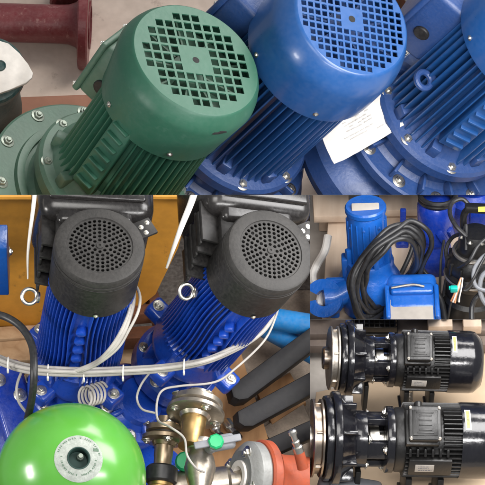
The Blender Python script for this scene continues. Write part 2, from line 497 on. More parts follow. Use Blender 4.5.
G1 = 'pump motors at the back'
big_motor((196, 60), 3.5, 'dusty green motor with a square holed fan cowl and wide cast flange', GREEN, GREEN_D,
          .107, .081, .13, L=2.15, box_ang=-2, group=G1, axis=vd(.426, .568, .70).normalized(), R=.775, cl=.78, rb=.09, rf=.095, bz=1.27, bs=.72, cr=.42, rot=48, br=-.25, ribs=False, bm_=BOLTG)
big_motor((352, 19), 3.5, 'blue motor right beside the green motor, its square holed fan cowl in view',
          BLUE1, BLUE1B, .078, .056, .13, L=2.5, box_ang=2, group=G1, block=False)
big_motor((566, 2), 3.5, 'blue motor with a blue lifting eye bolt, its cowl cut off at right', BLUE1, BLUE1B, .078, .056, .13, L=2.5,
          box_ang=10, bz=1.2, eye=(60, .86, 2.2), group=G1, block=True, pad_ang=118)

# setting
def sheet(name, m, pts, label=None, z=0.):
    b = MB(); b.add([Vector(p) for p in pts], [tuple(range(len(pts)))])
    o = b.build(name, m, origin=pts[0]); return o
def floor_sheet(name, m, x0, y0, x1, y1, panel, z=0.):
    CUR[0] = panel
    o = sheet(name, m, [at(x0, y1, z), at(x1, y1, z), at(x1, y0, z), at(x0, y0, z)])
    tag(o, None, None, kind='structure')
    return o
floor_sheet('painted_floor', FLOORB, -320, -320, 820, 330, 'P1')

# maroon pipe with end flange
A = at(-120, 19, .3); B_ = at(88, 25, .3)
d = (B_ - A)
r = thing('flanged_pipe', 'maroon painted steel pipe with a round end flange lying on the beige floor', 'pipe', B_, frame(d, UP))
Lp = d.length
m = MB(); m.lathe([(0, -Lp), (.2, -Lp), (.2, -.3), (.205, -.2), (.23, -.13), (.28, -.07), (.28, -.02), (0, -.02)], 48); m.build('pipe_body', MAROON, r)
m = MB(); m.lathe([(.2, -.09), (.45, -.09), (.465, -.075), (.465, .0), (.45, .015), (.25, .015), (.25, .03), (.2, .03), (.2, -.09)], 56); m.build('end_flange', MAROON, r)
A = at(54, -16, .28); B_ = at(76, 3, .28)
mesh_thing(MB().cyl(at(66, -24, .25), at(66, 4, .25), .14, seg=28, ch=.03).cyl(at(66, -1, .25), at(66, 4, .25), .17, seg=28, ch=.02), 'pipe_stub', MAROON,
           'short dark maroon pipe end at the top border above the flanged maroon pipe', 'pipe', at(66, 0, .25))
# brown cardboard on the floor
m = MB(); o = at(45, 122, .05)
m.box(o, (1.9, .62, .1), Matrix.Rotation(.05, 3, 'Z'), .01)
mesh_thing(m, 'cardboard_sheet', CARD, 'reddish brown cardboard lying on the floor beside the green pump flange', 'cardboard', o)
# dark teal pump with a white cover plate
P = at(-10, 69, 1.25)
F = frame(vd(.05, .3, .95), vd(1, 0, 0))
r = thing('covered_pump', 'dark teal pump end with a white round cover plate at the left edge', 'pump', P, F)
m = MB()
m.lathe([(0, -.03), (.34, -.03), (.36, -.06), (.36, -.14), (.3, -.18), (.24, -.4), (.3, -.6), (.34, -1.2), (0, -1.2)], 48); m.build('pump_body', TEAL, r)
pl = []
for i in range(40):
    a = 2 * pi * i / 40; rr = .40 + .02 * math.cos(3 * a)
    pl.append((rr * math.cos(a) * 1.06, rr * math.sin(a) * .92))
pl = [(x / 100., y / 100.) for x, y in ((-50, 28), (-20, 33), (4, 31), (18, 27), (29, 17), (38, 5), (43, -4), (42, -9), (36, -15), (20, -22), (4, -28), (-50, -50))]
m = MB(); m.prism(pl, -.03, .02, bev=.012)
cv = m.build('cover_plate', PLATE, r)
m = MB(); m.lathe([(0, .0), (.055, .0), (.06, .022), (.05, .03), (.045, .024), (0, .022)], 24)
m.build('hole_plug', TEAL, cv, local=Matrix.Translation((.1, .03, 0)))
P = at(-26, 150, .9)
big = bpy.data.objects['pump_motor']
m = MB(); m.prism([(-.012, -.075), (.004, -.055), (.002, -.02), (.016, .01), (.01, .05), (.0, .085), (-.008, .04), (-.016, .0)], -.01, .004, Matrix(((0, 0, 1, 0), (0, 1, 0, 0), (1, 0, 0, 0), (0, 0, 0, 1)))); ck = m.build('paint_chip', DARK, big, local=M4(Matrix.Rotation(math.radians(152), 3, 'Z'), ang(152, .735, 1.87)))
r = thing('round_casing', 'dusty green round pump casing at the left edge under the white plate', 'pump casing', P, F1)
m = MB(); m.lathe([(0, 0), (.36, 0), (.4, -.03), (.4, -.16), (.3, -.2), (.3, -.8), (0, -.8)], 48); m.build('casing_body', GREEN_D, r)
for i in range(8): bolt(r, ang(i * 45 + 10, .33, 0), (0, 0, 1), .045, STEEL)

# paper delivery note
P = at(359, 125, 1.75)
F = frame(vd(.12, .3, .95), vd(.82, .5, 0))
r = thing('paper_note', 'crumpled white printed paper lying between the two blue motors', 'paper', P, F)
nx, ny = 14, 10; vs = []; fs = []
for j in range(ny + 1):
    for i in range(nx + 1):
        x = (i / nx - .5) * .80; y = (j / ny - .5) * .46
        z = .03 * math.sin(x * 6 + y * 3) + .02 * math.sin(y * 9 - x * 4) + .03 * abs(math.sin(x * 8 + y * 5)) + .012 * abs(math.sin(x * 17 - y * 21)) + random.uniform(-.006, .006)
        vs.append((x + .03 * math.sin(y * 7), y, z))
for j in range(ny):
    for i in range(nx): a = j * (nx + 1) + i; fs.append((a, a + 1, a + nx + 2, a + nx + 1))
n0 = len(vs); vs2 = vs + [(x, y, z - .008) for x, y, z in vs]; fs2 = fs + [tuple(n0 + q for q in f[::-1]) for f in fs]
MB().add(vs2, fs2).build('sheet', PAPER, r, ang=20)
m = MB()
def pz(x, y): return .03 * math.sin(x * 6 + y * 3) + .02 * math.sin(y * 9 - x * 4) + .03 * abs(math.sin(x * 8 + y * 5)) + .012 * abs(math.sin(x * 17 - y * 21)) + .009
for (x, y, w_) in ((.02, .08, .3), (.0, .05, .26), (.02, .02, .3), (.02, -.01, .3), (.0, -.06, .36), (-.04, -.09, .2), (-.22, .1, .12), (.2, -.12, .16)):
    n = 6
    for i in range(n):
        if random.random() < .25: continue
        xx = x - w_ / 2 + w_ * i / n
        m.box((xx, y, pz(xx, y)), (w_ / n * .8, .008, .003))
m.build('printed_lines', GREYINK, r)

# hoses at the back of the right blue motor
m = MB(); m.tube([at(398, -14, .9), at(410, 4, .9), at(413, 16, 1.), at(404, 26, 1.)], .028)
mesh_thing(m, 'hose', CABLEW, 'thin pale grey hose curling down behind the blue terminal box', 'hose', at(410, 4, .9))
m = MB(); m.tube([at(405, -20, .7), at(428, -2, .8), at(446, 8, .8), at(470, -4, .8), at(492, -18, .8)], .05)
mesh_thing(m, 'hose', PLATE, 'thick cream hose looping at the top border over the blue terminal box', 'hose', at(428, -2, .8))
m = MB(); m.tube([at(440, -14, 1.3), at(455, 5, 1.4), at(476, 16, 1.4), at(500, 12, 1.4)], .022)
mesh_thing(m, 'cable', CABLEW, 'thin light cable near the top right corner beside the blue cowl', 'cable', at(455, 5, 1.4))
m = MB(); m.box(at(440, -26, .25), (1.6, .9, .5), Matrix.Rotation(.1, 3, 'Z'), .02)
mesh_thing(m, 'dark_crate', RUST, 'dark brown crate behind the right blue motor at the top border', 'crate', at(440, -26, .0))
# ================================================================== lower left panel: two pumps with drive boxes
CUR[0] = 'P2'
floor_sheet('shed_floor', DARKFL, -320, 150, 400, 800, 'P2')

def drive_pump(face_px, h, axis, hint, label, L, group, eye_p, R=.46, tw=.05, fs=1., tsl=.02):
    P = at(face_px[0], face_px[1], h); k = (D - P.dot(TO)) / D
    F = frame(axis, hint)
    root = thing('drive_pump', label, 'pump', P - axis.normalized() * L * k, F, group)
    K = Matrix.Diagonal((k, k, k, 1))
    c0 = L - .66
    c = MB()
    c.lathe([(R - .05, c0), (R - .025, c0), (R - .02, c0 + .02), (R - .006, L - .16), (R, L - .15), (R, L - .12), (R - .02, L - .115), (R - .02, L - .1), (R, L - .095),
             (R, L - .04), (R - .012, L - .012), (R - .035, L), (R - .125, L), (R - .13, L - .012)], 80)
    c.holes(R - .13, ring_holes([(.07, 8), (.115, 13), (.16, 19), (.205, 25), (.25, 31), (.295, 37)], .0185), L - .012, .02, 80)
    c.build('fan_cowl', PLASTIC_G, root, local=K.copy(), ang=30)
    sd = MB(); sd.lathe([(R - .022, c0 + .01), (R - .012, c0 + .02), (R + .0015, L - .165), (R - .01, L - .162)], 80)
    sd.build('cowl_skirt', PLASTIC, root, local=K.copy())
    b = MB(); b.lathe([(0, 0), (.035, 0), (.035, .012), (.012, .014), (.01, .004), (0, .004)], 20)
    b.build('cowl_hub', PLASTIC_G, root, local=K @ Matrix.Translation((0, 0, L - .013)))
    f = MB(); f.lathe([(0, L - .2), (.34, L - .2), (.34, L - .17), (0, L - .17)], 32)
    for i in range(9): f.box(ang(i * 40, .2, L - .11), (.24, .015, .1), Matrix.Rotation(math.radians(i * 40), 3, 'Z'))
    f.build('fan', DARK, root, local=K.copy())
    for d in (5, 182): bolt(root, ang(d, R + .0, L - .2 if d < 90 else c0 + .06) * k, ang(d), .018 * k, STEEL, 'cowl_screw')
    # finned body
    s = MB(); s.lathe([(0, .12), (R - .1, .12), (R - .1, c0 + .1), (0, c0 + .1)], 48)
    s.fins(R - .12, R - .015, .36, c0 + .08, [math.radians(20 + i * 6.4) for i in range(51) if not (158 < 20 + i * 6.4 < 179)], .017, wav=.03, wn=1.1, n=14)
    for i in range(6):
        s.box(ang(168, R - .06, .5 + i * .16), (.1, .1, .07), Matrix.Rotation(math.radians(168), 3, 'Z') @ Matrix.Rotation(.6, 3, 'X'), .02)
    s.build('finned_body', BLUE2, root, local=K.copy())
    # end shield and flange with ears
    e = MB()
    e.lathe([(0, -.02), (R - .08, -.02), (R - .04, .02), (R - .02, .12), (R - .06, .24), (R - .04, .38), (R - .1, .42), (0, .42)], 64)
    for i in range(4):
        d = 45 + i * 90
        e.box(ang(d, R + .02, .06), (.26, .22, .16), Matrix.Rotation(math.radians(d), 3, 'Z'), .04, 3)
        e.box(ang(d, R - .06, .25), (.08, .1, .3), Matrix.Rotation(math.radians(d), 3, 'Z'), .02)
    e.build('end_shield', BLUE2, root, local=K.copy())
    for i in range(4): bolt(root, ang(45 + i * 90, R + .07, .14) * k, (0, 0, 1), .042 * k, STEEL)
    # lantern and casing below
    p = MB()
    p.lathe([(0, -.02), (.3, -.02), (.3, -.28), (.42, -.3), (.46, -.34), (.46, -.5), (.4, -.56), (.36, -.75), (0, -.75)], 56)
    for i in range(8): p.box(ang(i * 45, .34, -.17), (.14, .05, .3), Matrix.Rotation(math.radians(i * 45), 3, 'Z'), .01)
    p.build('pump_casing', BLUE2, root, local=K.copy())
    for i in range(6): bolt(root, ang(i * 60 + 15, .4, -.3) * k, (0, 0, 1), .04 * k, STEEL)
    # drive box
    v = MB()
    v.box((1.02, 0, L - .62), (1.05, 1.18, .95), None, .17, 6)
    v.box((.62, .02, L - .58), (.42, .78, .76), None, .07, 4)
    vb = v.build('drive_box', PLASTIC_S, root, local=K.copy())
    v = MB(); v.box((1.06, 0, L - .12), (.86, .98, .06), None, .028, 3)
    v.build('box_cover', PLASTIC_S, vb)
    v = MB(); q0 = [(1.6, .60, L - .14), (1.2, .6 + .1 * tsl, L - .14), (.9, .61 + .4 * tsl, L - .16), (.6, .62 + tsl, L - .22), (.35, .63 + 1.7 * tsl, L - .35), (.2, .63 + 1.9 * tsl, L - .55), (.12, .6 + 1.9 * tsl, L - .85)]
    v.tube(q0, lambda t: tw * (1 - .7 * t * t), seg=12)
    v.build('side_trim', WHITEP, vb)
    hs = MB()
    for i in range(4):
        hs.box((.42 - i * .07, .47 + .01 * i, L - .36 - i * .13), (.44, .28 * fs, .04), Matrix.Rotation(.25, 3, 'X'), .012)
        hs.box((.36 - i * .07, .60 - .14 * (1 - fs), L - .41 - i * .13), (.36, .03, .11), None, .012)
    hs.box((.36, .33, L - .62), (.36, .16, .7), None, .02)
    hs.build('heat_sink', PLASTIC, vb)
    cl = MB(); cl.box((.36, -.48, L - .2), (.2, .2, .04), Matrix.Rotation(.5, 3, 'Z'), .012)
    cb = cl.build('earth_bracket', PLASTIC, root, local=K.copy())
    for (a, b_) in ((.42, -.50), (.36, -.44), (.30, -.49)): bolt(root, Vector((a, b_, L - .18)) * k, (0, 0, 1), .017 * k, STEEL, 'bracket_screw')
    eb = eye_bolt(root, Vector(eye_p) * k, (0, 1, .1), .076 * k, STEEL, .27, face=TO)
    return root

GP = 'pumps with black drive boxes'
drive_pump((100, 245), 3.45, vd(.13, .555, .82), vd(0.05, 1, 0), 'upright blue pump with a black fan cowl, standing behind the green ball', 2.3, GP, (.04, .50, 1.24), fs=.6, tw=.026)
drive_pump((271, 250), 3.35, vd(.36, .44, .82), vd(.12, .98, 0), 'leaning blue pump with a black fan cowl, beside the black plastic bars', 2.3, GP, (-.08, .46, 1.36), tw=.042, tsl=.1)

def wall_outline(pts, base_py, m, name, depth, label, cat, h0=0.):
    """an upright plate standing on the floor; outline given where its face is seen"""
    o = at(0, base_py, 0); poly = []
    for (px, py) in pts:
        # point on the vertical plane through o facing the camera (y = o.y)
        u = (px - 242.5) / 100; v = (242.5 - py) / 100
        # solve (RT*u + UP*v)*(1-w/D) + TO*w : y = o.y
        # y = SN*v*(1-w/D) - CS*w
        w = (SN * v - o.y) / (CS + SN * v / D)
        k = (D - w) / D
        poly.append((u * k, CS * v * k + SN * w))
    b = MB()
    M = Matrix(((1, 0, 0, 0), (0, 0, -1, o.y), (0, 1, 0, 0), (0, 0, 0, 1)))
    b.prism(poly, -depth, 0, M, bev=.02)
    return b, Vector((0, o.y, 0))

# orange bin: front wall with a rolled rim and a rusty frame below
bn = thing('orange_bin', 'large scuffed orange steel bin standing behind the two blue pumps', 'bin', at(60, 345, 0))
LOC = bn.matrix_world.inverted()
def under(root, mb, name, m, label=None, ang_=32):
    Mi = root.matrix_world.inverted()
    mb.v = [Mi @ v for v in mb.v]
    return mb.build(name, m, root, label, ang=ang_)
b, o = wall_outline([(-150, 338), (30, 335), (100, 322), (140, 308), (156, 295), (178, 248), (192, 200), (194, 170), (-150, 170)], 345, ORANGE, '', 1.2, '', '')
under(bn, b, 'bin_wall', ORANGE)
b = MB(); q = [at(-150, 201, 2.32), at(60, 200, 2.33), at(191, 201, 2.33)]
b.tube([Vector((p.x, o.y - .04, p.z)) for p in q], .05, smooth=False)
under(bn, b, 'rolled_rim', ORANGE)
b = MB()
for (x0, y0, x1, y1, t) in ((96, 318, 168, 312, .14), (92, 340, 170, 336, .16), (150, 292, 163, 335, .12), (106, 300, 112, 345, .12)):
    p0 = at(x0, y0, .55); p1 = at(x1, y1, .55); dd = p1 - p0
    b.box((p0 + p1) / 2, (t, t, dd.length), axis_rot(dd), .012)
under(bn, b, 'rusty_frame', RUST)

# timber under the pumps
def plank(p0, p1, wd, th, m, label, name='timber_board', cat='board', group=None, roll=None):
    d = p1 - p0
    F = frame(d.normalized(), Vector((0, 0, 1)))
    b = MB(); b.box((0, 0, 0), (th, wd, d.length), None, .012)
    r = b.build(name, m)
    r.matrix_world = M4(F, (p0 + p1) / 2)
    tag(r, label, cat, group)
    return r
plank(at(-40, 338, .3), at(38, 334, .3), .16, .1, PINE, 'upper pale pine board under the orange bin at the left edge', group='boards under the orange bin')
plank(at(-40, 358, .3), at(40, 352, .3), .26, .1, PINE, 'lower pale pine board under the orange bin, just above the cable bundle at the left', group='boards under the orange bin')
plank(at(90, 359, .3), at(158, 354, .3), .30, .12, PINE, 'pale pine board between the two blue pumps, below the rusty frame', group='boards under the orange bin')

# plywood board and gritty floor on the right
def slab(pts, h, th, m, name, label, cat, kind=None, rng=None):
    P = [at(x, y, h) for x, y in pts]; o_ = sum(P, Vector()) / len(P)
    b = MB(); b.prism([((p - o_).x, (p - o_).y) for p in P], -th, 0, bev=.008)
    r = b.build(name, m); r.location = o_
    return tag(r, label, cat, kind=kind)
slab([(215, 290), (420, 290), (420, 500), (240, 440), (225, 370)], .05, .05, GRIT, 'gritty_floor', None, None, kind='structure')
slab([(140, 395), (215, 350), (240, 349), (249, 380), (264, 425), (272, 452), (300, 520), (140, 520)], .2, .12, PLY, 'plywood_board', 'scuffed brown plywood board under the right pump and the loose sockets', 'plywood')
slab([(257, 392), (290, 372), (306, 402), (272, 424)], .13, .06, PLY, 'plywood_offcut', 'plywood piece showing between the upper and middle black bars', 'plywood')
slab([(262, 428), (303, 402), (312, 424), (272, 442)], .12, .06, GRIT, 'stone_slab', 'brown gritty slab piece showing between the middle and lower black bars', 'slab')

GB = 'black plastic bars'
def bar(p0, p1, wd, th, label):
    d = p1 - p0; F = frame(d.normalized(), vd(-.1, .1, 1))
    b = MB(); Ln = d.length
    prof = [(-wd / 2, 0), (-wd / 2 + .1, -.05), (wd / 2 - .04, -.02), (wd / 2, .06), (wd / 2, Ln), (-wd / 2, Ln)]
    # local: x = towards camera, y = across, z = along
    M = Matrix(((0, 0, 1, 0), (1, 0, 0, 0), (0, 1, 0, 0), (0, 0, 0, 1)))
    b.prism(prof, -th, 0, M, bev=.022)
    r = b.build('plastic_bar', BARBLK); r.matrix_world = M4(F, p0)
    return tag(r, label, 'bar', GB)
bar(at(237, 394, .7), at(345, 314, .7), .2, .2, 'uppermost of the three black bars, just below the blue pipes')
bar(at(243, 420, .7), at(350, 362, .7), .2, .22, 'middle of the three black bars, its blunt end on the plywood')
bar(at(264, 450, .6), at(350, 412, .6), .17, .22, 'lowest of the three black bars, behind the red bleed nipple')
def pipe_thing(p0, p1, r_, m, label, name='pipe', cat='pipe', wall=True, group=None):
    d = p1 - p0
    b = MB(); b.lathe([(r_ * .82, 0.02), (r_ * .86, 0), (r_, .0), (r_, d.length), (r_ * .82, d.length), (r_ * .82, .02)], 28)
    o = b.build(name, m); o.matrix_world = M4(axis_rot(d), p0)
    return tag(o, label, cat, group)
pipe_thing(at(262, 317, .6), at(340, 330, .6), .11, PIPEB, 'upper light blue pipe right under the fan cowl of the leaning pump', group='blue pipes')
pipe_thing(at(258, 324, .4), at(320, 358, .4), .10, PIPEB, 'lower light blue pipe running down to the upper black bar', group='blue pipes')

# blue machine corner at the left edge
r = thing('blue_cabinet', 'blue steel cabinet corner at the left edge in front of the orange bin', 'cabinet', at(-40, 260, 2.2))
m = MB(); m.box((0, 0, 0), (.92, .3, .7), None, .015); m.build('cabinet_body', BLUE3, r)
bolt(r, (.47, 0.02, .1), (1, 0, 0), .035, STEEL)

# ---- pipework under the pumps
def steel_flange(cx, cy, h, R, axis, label, m1, m2, pr, plen, end=True, nb=4, group=None, spin=0.):
    P = at(cx, cy, h); F = frame(axis, vd(1, 0, 0))
    r = thing('flanged_fitting', label, 'pipe fitting', P, F, group)
    m = MB(); m.lathe([(0, 0), (R - .02, 0), (R, -.015), (R, -.05), (R - .02, -.06), (R * .55, -.065), (pr * 1.15, -.1), (0, -.1)], 56); m.build('flange', m1, r)
    m = MB(); m.lathe([(0, .02), (R - .05, .02), (R - .03, .035), (R - .03, .085), (R * .6, .1), (R * .42, .11), (R * .42, .18), (0, .18)], 56); m.build('counter_flange', m1, r)
    m = MB(); m.lathe([(0, .0), (R - .06, .0), (R - .06, .02), (0, .02)], 40); m.build('gasket', RUBBER, r)
    for i in range(nb):
        a = spin + i * 2 * pi / nb
        p = Vector((math.cos(a) * R * .8, math.sin(a) * R * .8, -.06)); bolt(r, p, (0, 0, -1), .034, STEEL)
        bolt(r, p + Vector((0, 0, .145)), (0, 0, 1), .032, STEEL)
    m = MB(); m.lathe([(0, -.1), (pr, -.1), (pr, -.2), (pr * .94, -.22), (pr * .94, -plen + .03), (pr * 1.0, -plen), (0, -plen)], 36); m.build('pipe_nipple', m2, r)
    return r
AXP = vd(-.02, .80, .60)
r = steel_flange(196, 410, 1.75, .275, vd(.14, .85, -.5), 'steel flange with a brass nipple leading down to the grey handled valve', NICKEL, BRASS, .115, .4, spin=.5)
# valve body below the brass nipple
r = thing('ball_valve', 'nickel ball valve with a grey lever and round green cap under the brass nipple', 'valve', at(200, 468, 1.55), frame(vd(.02, .93, -.33), vd(1, 0, 0)))
m = MB(); m.lathe([(0, -.34), (.11, -.34), (.12, -.32), (.12, -.22), (.1, -.2), (.13, -.1), (.15, 0), (.13, .1), (.1, .16), (.14, .17), (.15, .24), (.14, .27), (0, .27)], 28)
m.lathe([(0, -.48), (.1, -.48), (.13, -.46), (.13, -.35), (0, -.35)], 6); m.build('valve_body', NICKEL, r)
m = MB(); Fi = r.matrix_world.inverted()
def lp(root, px, py, h): return root.matrix_world.inverted() @ at(px, py, h)
p0, p1 = lp(r, 194, 446, 1.95), lp(r, 241, 437, 1.95)
d = p1 - p0
m.box((p0 + p1) / 2, (.03, .07, d.length), frame(d, Fi.to_3x3() @ vd(0, .3, 1)), .012, 3); m.box(p0 * .42 + p1 * .58 - Fi.to_3x3() @ vd(0, .02, .07), (.1, .15, .26), frame(d, Fi.to_3x3() @ vd(0, .3, 1)), .04, 3)
m.cyl(lp(r, 206, 452, 1.55), lp(r, 215, 444, 1.9), .05)
lv = m.build('lever', GREYP, r)
m = MB(); c0_ = lp(r, 216, 442, 1.96); nn = Fi.to_3x3() @ vd(0, .3, 1); m.lathe([(.0, -.02), (.075, -.02), (.075, .03), (.06, .045), (0, .05)], 8, M4(axis_rot(nn), c0_)); m.build('cap', GREENCAP, lv)
r = steel_flange(165, 436, 1.4, .215, vd(.08, .93, -.3), 'dark bronze flange over a nipple and black coupling, beside the green ball', BRONZE, BRONZE, .09, .34, spin=.2)
m = MB(); m.lathe([(0, -.30), (.13, -.30), (.15, -.32), (.15, -.45), (.13, -.47), (0, -.47)], 32); m.build('black_coupling', RUBBER, r)
m = MB(); m.lathe([(0, -.47), (.12, -.47), (.12, -.5), (.16, -.52), (.16, -.8), (0, -.8)], 32); m.build('lower_nipple', BRASS, r)
r = thing('valve_knob', 'small green valve knob half hidden between the bronze and steel fittings', 'valve', at(186, 463, 1.15), frame(vd(-.1, .3, .9), vd(1, 0, 0)))
m = MB(); m.lathe([(0, 0), (.09, 0), (.1, .02), (.1, .06), (.08, .08), (0, .08)], 12); m.build('knob', GREENCAP, r)
m = MB(); m.cyl((0, 0, -.3), (0, 0, 0), .04); m.build('stem', STEELD, r)
r = thing('steel_pipe', 'nickel plated pipe elbow lying at the bottom, joined to the grey flange', 'pipe', at(196, 486, 1.0), frame(vd(.95, .1, -.1), vd(0, 0, 1)))
m = MB(); m.lathe([(0, -.3), (.16, -.3), (.16, .3), (.14, .33), (.14, .42), (.17, .44), (.17, .62), (0, .62)], 32); m.build('pipe_body', NICKEL, r)
# orange red pipe with grey flange
r = thing('red_pipe', 'orange red pipe with a bolted grey flange, lying below the black bars', 'pipe', at(252, 478, 1.1), frame(vd(.88, -.1, -.46), vd(0, 1, 0)))
m = MB(); m.lathe([(.16, -.14), (.25, -.14), (.27, -.12), (.31, -.1), (.345, -.06), (.345, .03), (.33, .05), (.16, .05), (.16, -.14)], 56); m.build('grey_flange', GREYF, r)
for i in range(4): bolt(r, (math.cos(i * pi / 2 + .4) * .245, math.sin(i * pi / 2 + .4) * .245, -.12), (0, 0, -1), .05, STEEL)
m = MB(); m.lathe([(0, .05), (.35, .05), (.37, .07), (.37, .14), (.34, .17), (.27, .2), (.25, .3), (.25, 2.0), (0, 2.0)], 56); m.build('pipe_body', ORED, r)
m = MB(); m.lathe([(.1, -.16), (.155, -.16), (.16, -.14), (.16, .0), (.1, .0), (.1, -.16)], 36); m.build('cream_seal', PLATE, r)
m = MB(); m.cyl(lp(r, 303, 468, 1.3), lp(r, 299, 452, 1.45), .055, .05); m.build('nipple_base', ORED, r)
m = MB(); a_, b_ = lp(r, 299, 452, 1.45), lp(r, 294, 437, 1.6); dd = b_ - a_
m.lathe([(0, 0), (.05, 0), (.05, .06), (.035, .07), (.04, .12), (.028, .13), (.028, .19), (.04, .2), (.04, .235), (.02, .25), (0, .25)], 18, M4(axis_rot(dd), a_)); m.build('bleed_nipple', STEEL, r)

# loose sockets on the plywood
for i, (a, b_, lb) in enumerate((((214, 419), (222, 434), 'left of two loose steel sockets on the plywood'), ((228, 418), (238, 432), 'right of two loose steel sockets on the plywood, next to the lever end'))):
    p0, p1 = at(a[0] - 2, a[1] + 3, .3), at(b_[0] - 2, b_[1] + 3, .3); d = p1 - p0
    r = thing('loose_socket', lb, 'socket', p0, axis_rot(d), 'loose sockets')
    m = MB(); m.lathe([(0, 0), (.045, 0), (.05, .01), (.05, .1), (.032, .12), (.032, d.length - .02), (0, d.length - .02)], 18); m.build('socket_body', STEEL, r)
    m = MB(); m.lathe([(0, d.length - .02), (.045, d.length - .02), (.045, d.length + .05), (0, d.length + .05)], 18); m.build('socket_end', DARK, r)

# green ball
P = at(71, 478, 1.75)
r = thing('expansion_vessel', 'glossy lime green round pressure vessel with a white ring label, in the lower left', 'pressure vessel', P, frame(vd(.13, .30, .945), vd(1, 0, 0)))
Rb = .70
m = MB(); m.lathe([(Rb * math.sin(.14), Rb * math.cos(.14))] + [(Rb * math.sin(pi * i / 64) if 0 < i < 64 else 0, Rb * math.cos(pi * i / 64)) for i in range(3, 65)], 128); m.build('vessel_shell', LIME, r)
m = MB(); n = 8
pr = [(Rb * math.sin(t), Rb * math.cos(t)) for t in [.155 + (.325 - .155) * i / n for i in range(n + 1)]]
pr = [(a * .995, b_ * .995) for a, b_ in pr[:1]] + [(a * 1.006, b_ * 1.006) for a, b_ in pr] + [(a * .995, b_ * .995) for a, b_ in pr[-1:]]
m.lathe(pr, 64); lab = m.build('ring_label', RINGL, r)
m = MB()
for i in range(64):
    a = 2 * pi * i / 64 + random.uniform(-.03, .03)
    if i % 16 in (0, 1, 9, 14): continue
    t = .285 if i < 30 else .23
    rr = Rb * 1.008
    p = Vector((rr * math.sin(t) * math.cos(a), rr * math.sin(t) * math.sin(a), rr * math.cos(t)))
    m.box(p, (.016, .008, .003), axis_rot(p) @ Matrix.Rotation(a + random.uniform(-.3, .3), 3, 'Z'))
m.box(Vector((Rb * 1.008 * math.sin(.26) * math.cos(.5), Rb * 1.008 * math.sin(.26) * math.sin(.5), Rb * 1.008 * math.cos(.26))), (.05, .03, .003), axis_rot((math.sin(.26), .12, math.cos(.26))))
m.build('label_marks', LABINK, lab)
m = MB(); m.lathe([(0, Rb * .84), (.088, Rb * .84), (.092, Rb * .99), (.098, Rb * 1.004), (.107, Rb * 1.002), (.11, Rb * .96)], 40); pt = m.build('port', PORT, r)
m = MB(); m.lathe([(0, Rb * .84), (.034, Rb * .84), (.034, Rb * .92), (.022, Rb * .935), (.022, Rb * .97), (0, Rb * .97)], 8, Matrix.Translation((.02, .03, 0))); m.build('port_valve', BOLTG, pt)

# blue pump castings behind and beside the ball
def casting(px, py, h, axis, R, label, hint=None, bolts=6):
    r = thing('pump_casting', label, 'pump casing', at(px, py, h), frame(axis, hint or vd(1, 0, 0)), 'blue pump castings')
    m = MB(); m.lathe([(0, .06), (R * .55, .06), (R * .6, .0), (R * .72, -.04), (R * .95, -.04), (R, -.07), (R, -.2), (R * .92, -.24), (R * .8, -.3), (R * .9, -.5), (R * .7, -.8), (0, -.8)], 48)
    for i in range(5): m.box(ang(i * 72, R * .62, -.02), (R * .5, .06, .1), Matrix.Rotation(math.radians(i * 72), 3, 'Z'), .02)
    m.build('casting_body', BLUE2, r)
    for i in range(bolts): bolt(r, ang(i * 360 / bolts + 20, R * .84, -.04), (0, 0, 1), .045, STEEL)
    return r
r = thing('pump_casting', 'square blue casting with three bolts at the left edge beside the ball', 'pump casing', at(-14, 412, 1.0), frame(vd(.3, .35, .88), vd(.95, .3, 0)), 'blue pump castings')
m = MB(); m.box((0, 0, -.3), (1.0, .95, .6), None, .06, 3); m.box((.28, 0, .02), (.34, .85, .08), None, .03, 3); m.build('casting_body', BLUE3D, r)
for (a, b_) in ((.20, .27), (.36, .08), (.30, -.25)): bolt(r, (a, b_, .06), (0, 0, 1), .045, STEEL)
casting(138, 402, .9, vd(.55, .35, .75), .42, 'dark blue bolted casting between the ball and the bronze flange')
casting(60, 398, .7, vd(0, .5, .85), .45, 'blue casting under the left pump just above the ball')
casting(150, 470, .3, vd(.2, .6, .75), .4, 'shadowed blue casting low between the ball and the fittings', bolts=4)

# cables
CG = 'grey cables tied in a bundle'
for i, (dy, dh, lb) in enumerate(((-3.2, .0, 'top'), (0, .05, 'middle'), (3.2, .0, 'bottom'))):
    pts = [at(-25, 346 + dy, 1.9 + dh), at(0, 360 + dy, 1.95 + dh), at(30, 369 + dy, 2.05 + dh), at(75, 372 + dy * .9, 2.1 + dh), at(120, 371 + dy * .8, 2.0 + dh),
           at(165, 368 + dy * .7, 2.0 + dh), at(205, 361 + dy * .5, 2.1 + dh), at(238, 347 + dy * .5, 2.0 + dh)]
    if i == 1: pts += [at(258, 334, 1.95), at(268, 322, 1.9), at(273, 306, 1.7)]
    if i == 0: pts = pts[:-1] + [at(235, 346, 2.1), at(255, 332, 2.05), at(265, 319, 1.95), at(270, 302, 1.7)]
    if i == 2: pts += [at(259, 335, 1.95), at(270, 322, 1.9), at(276, 305, 1.6)]
    m = MB(); m.tube(pts, .021); mesh_thing(m, 'cable', CABLEW, lb + ' cable of the pale bundle strung across both pumps', 'cable', pts[0], CG)
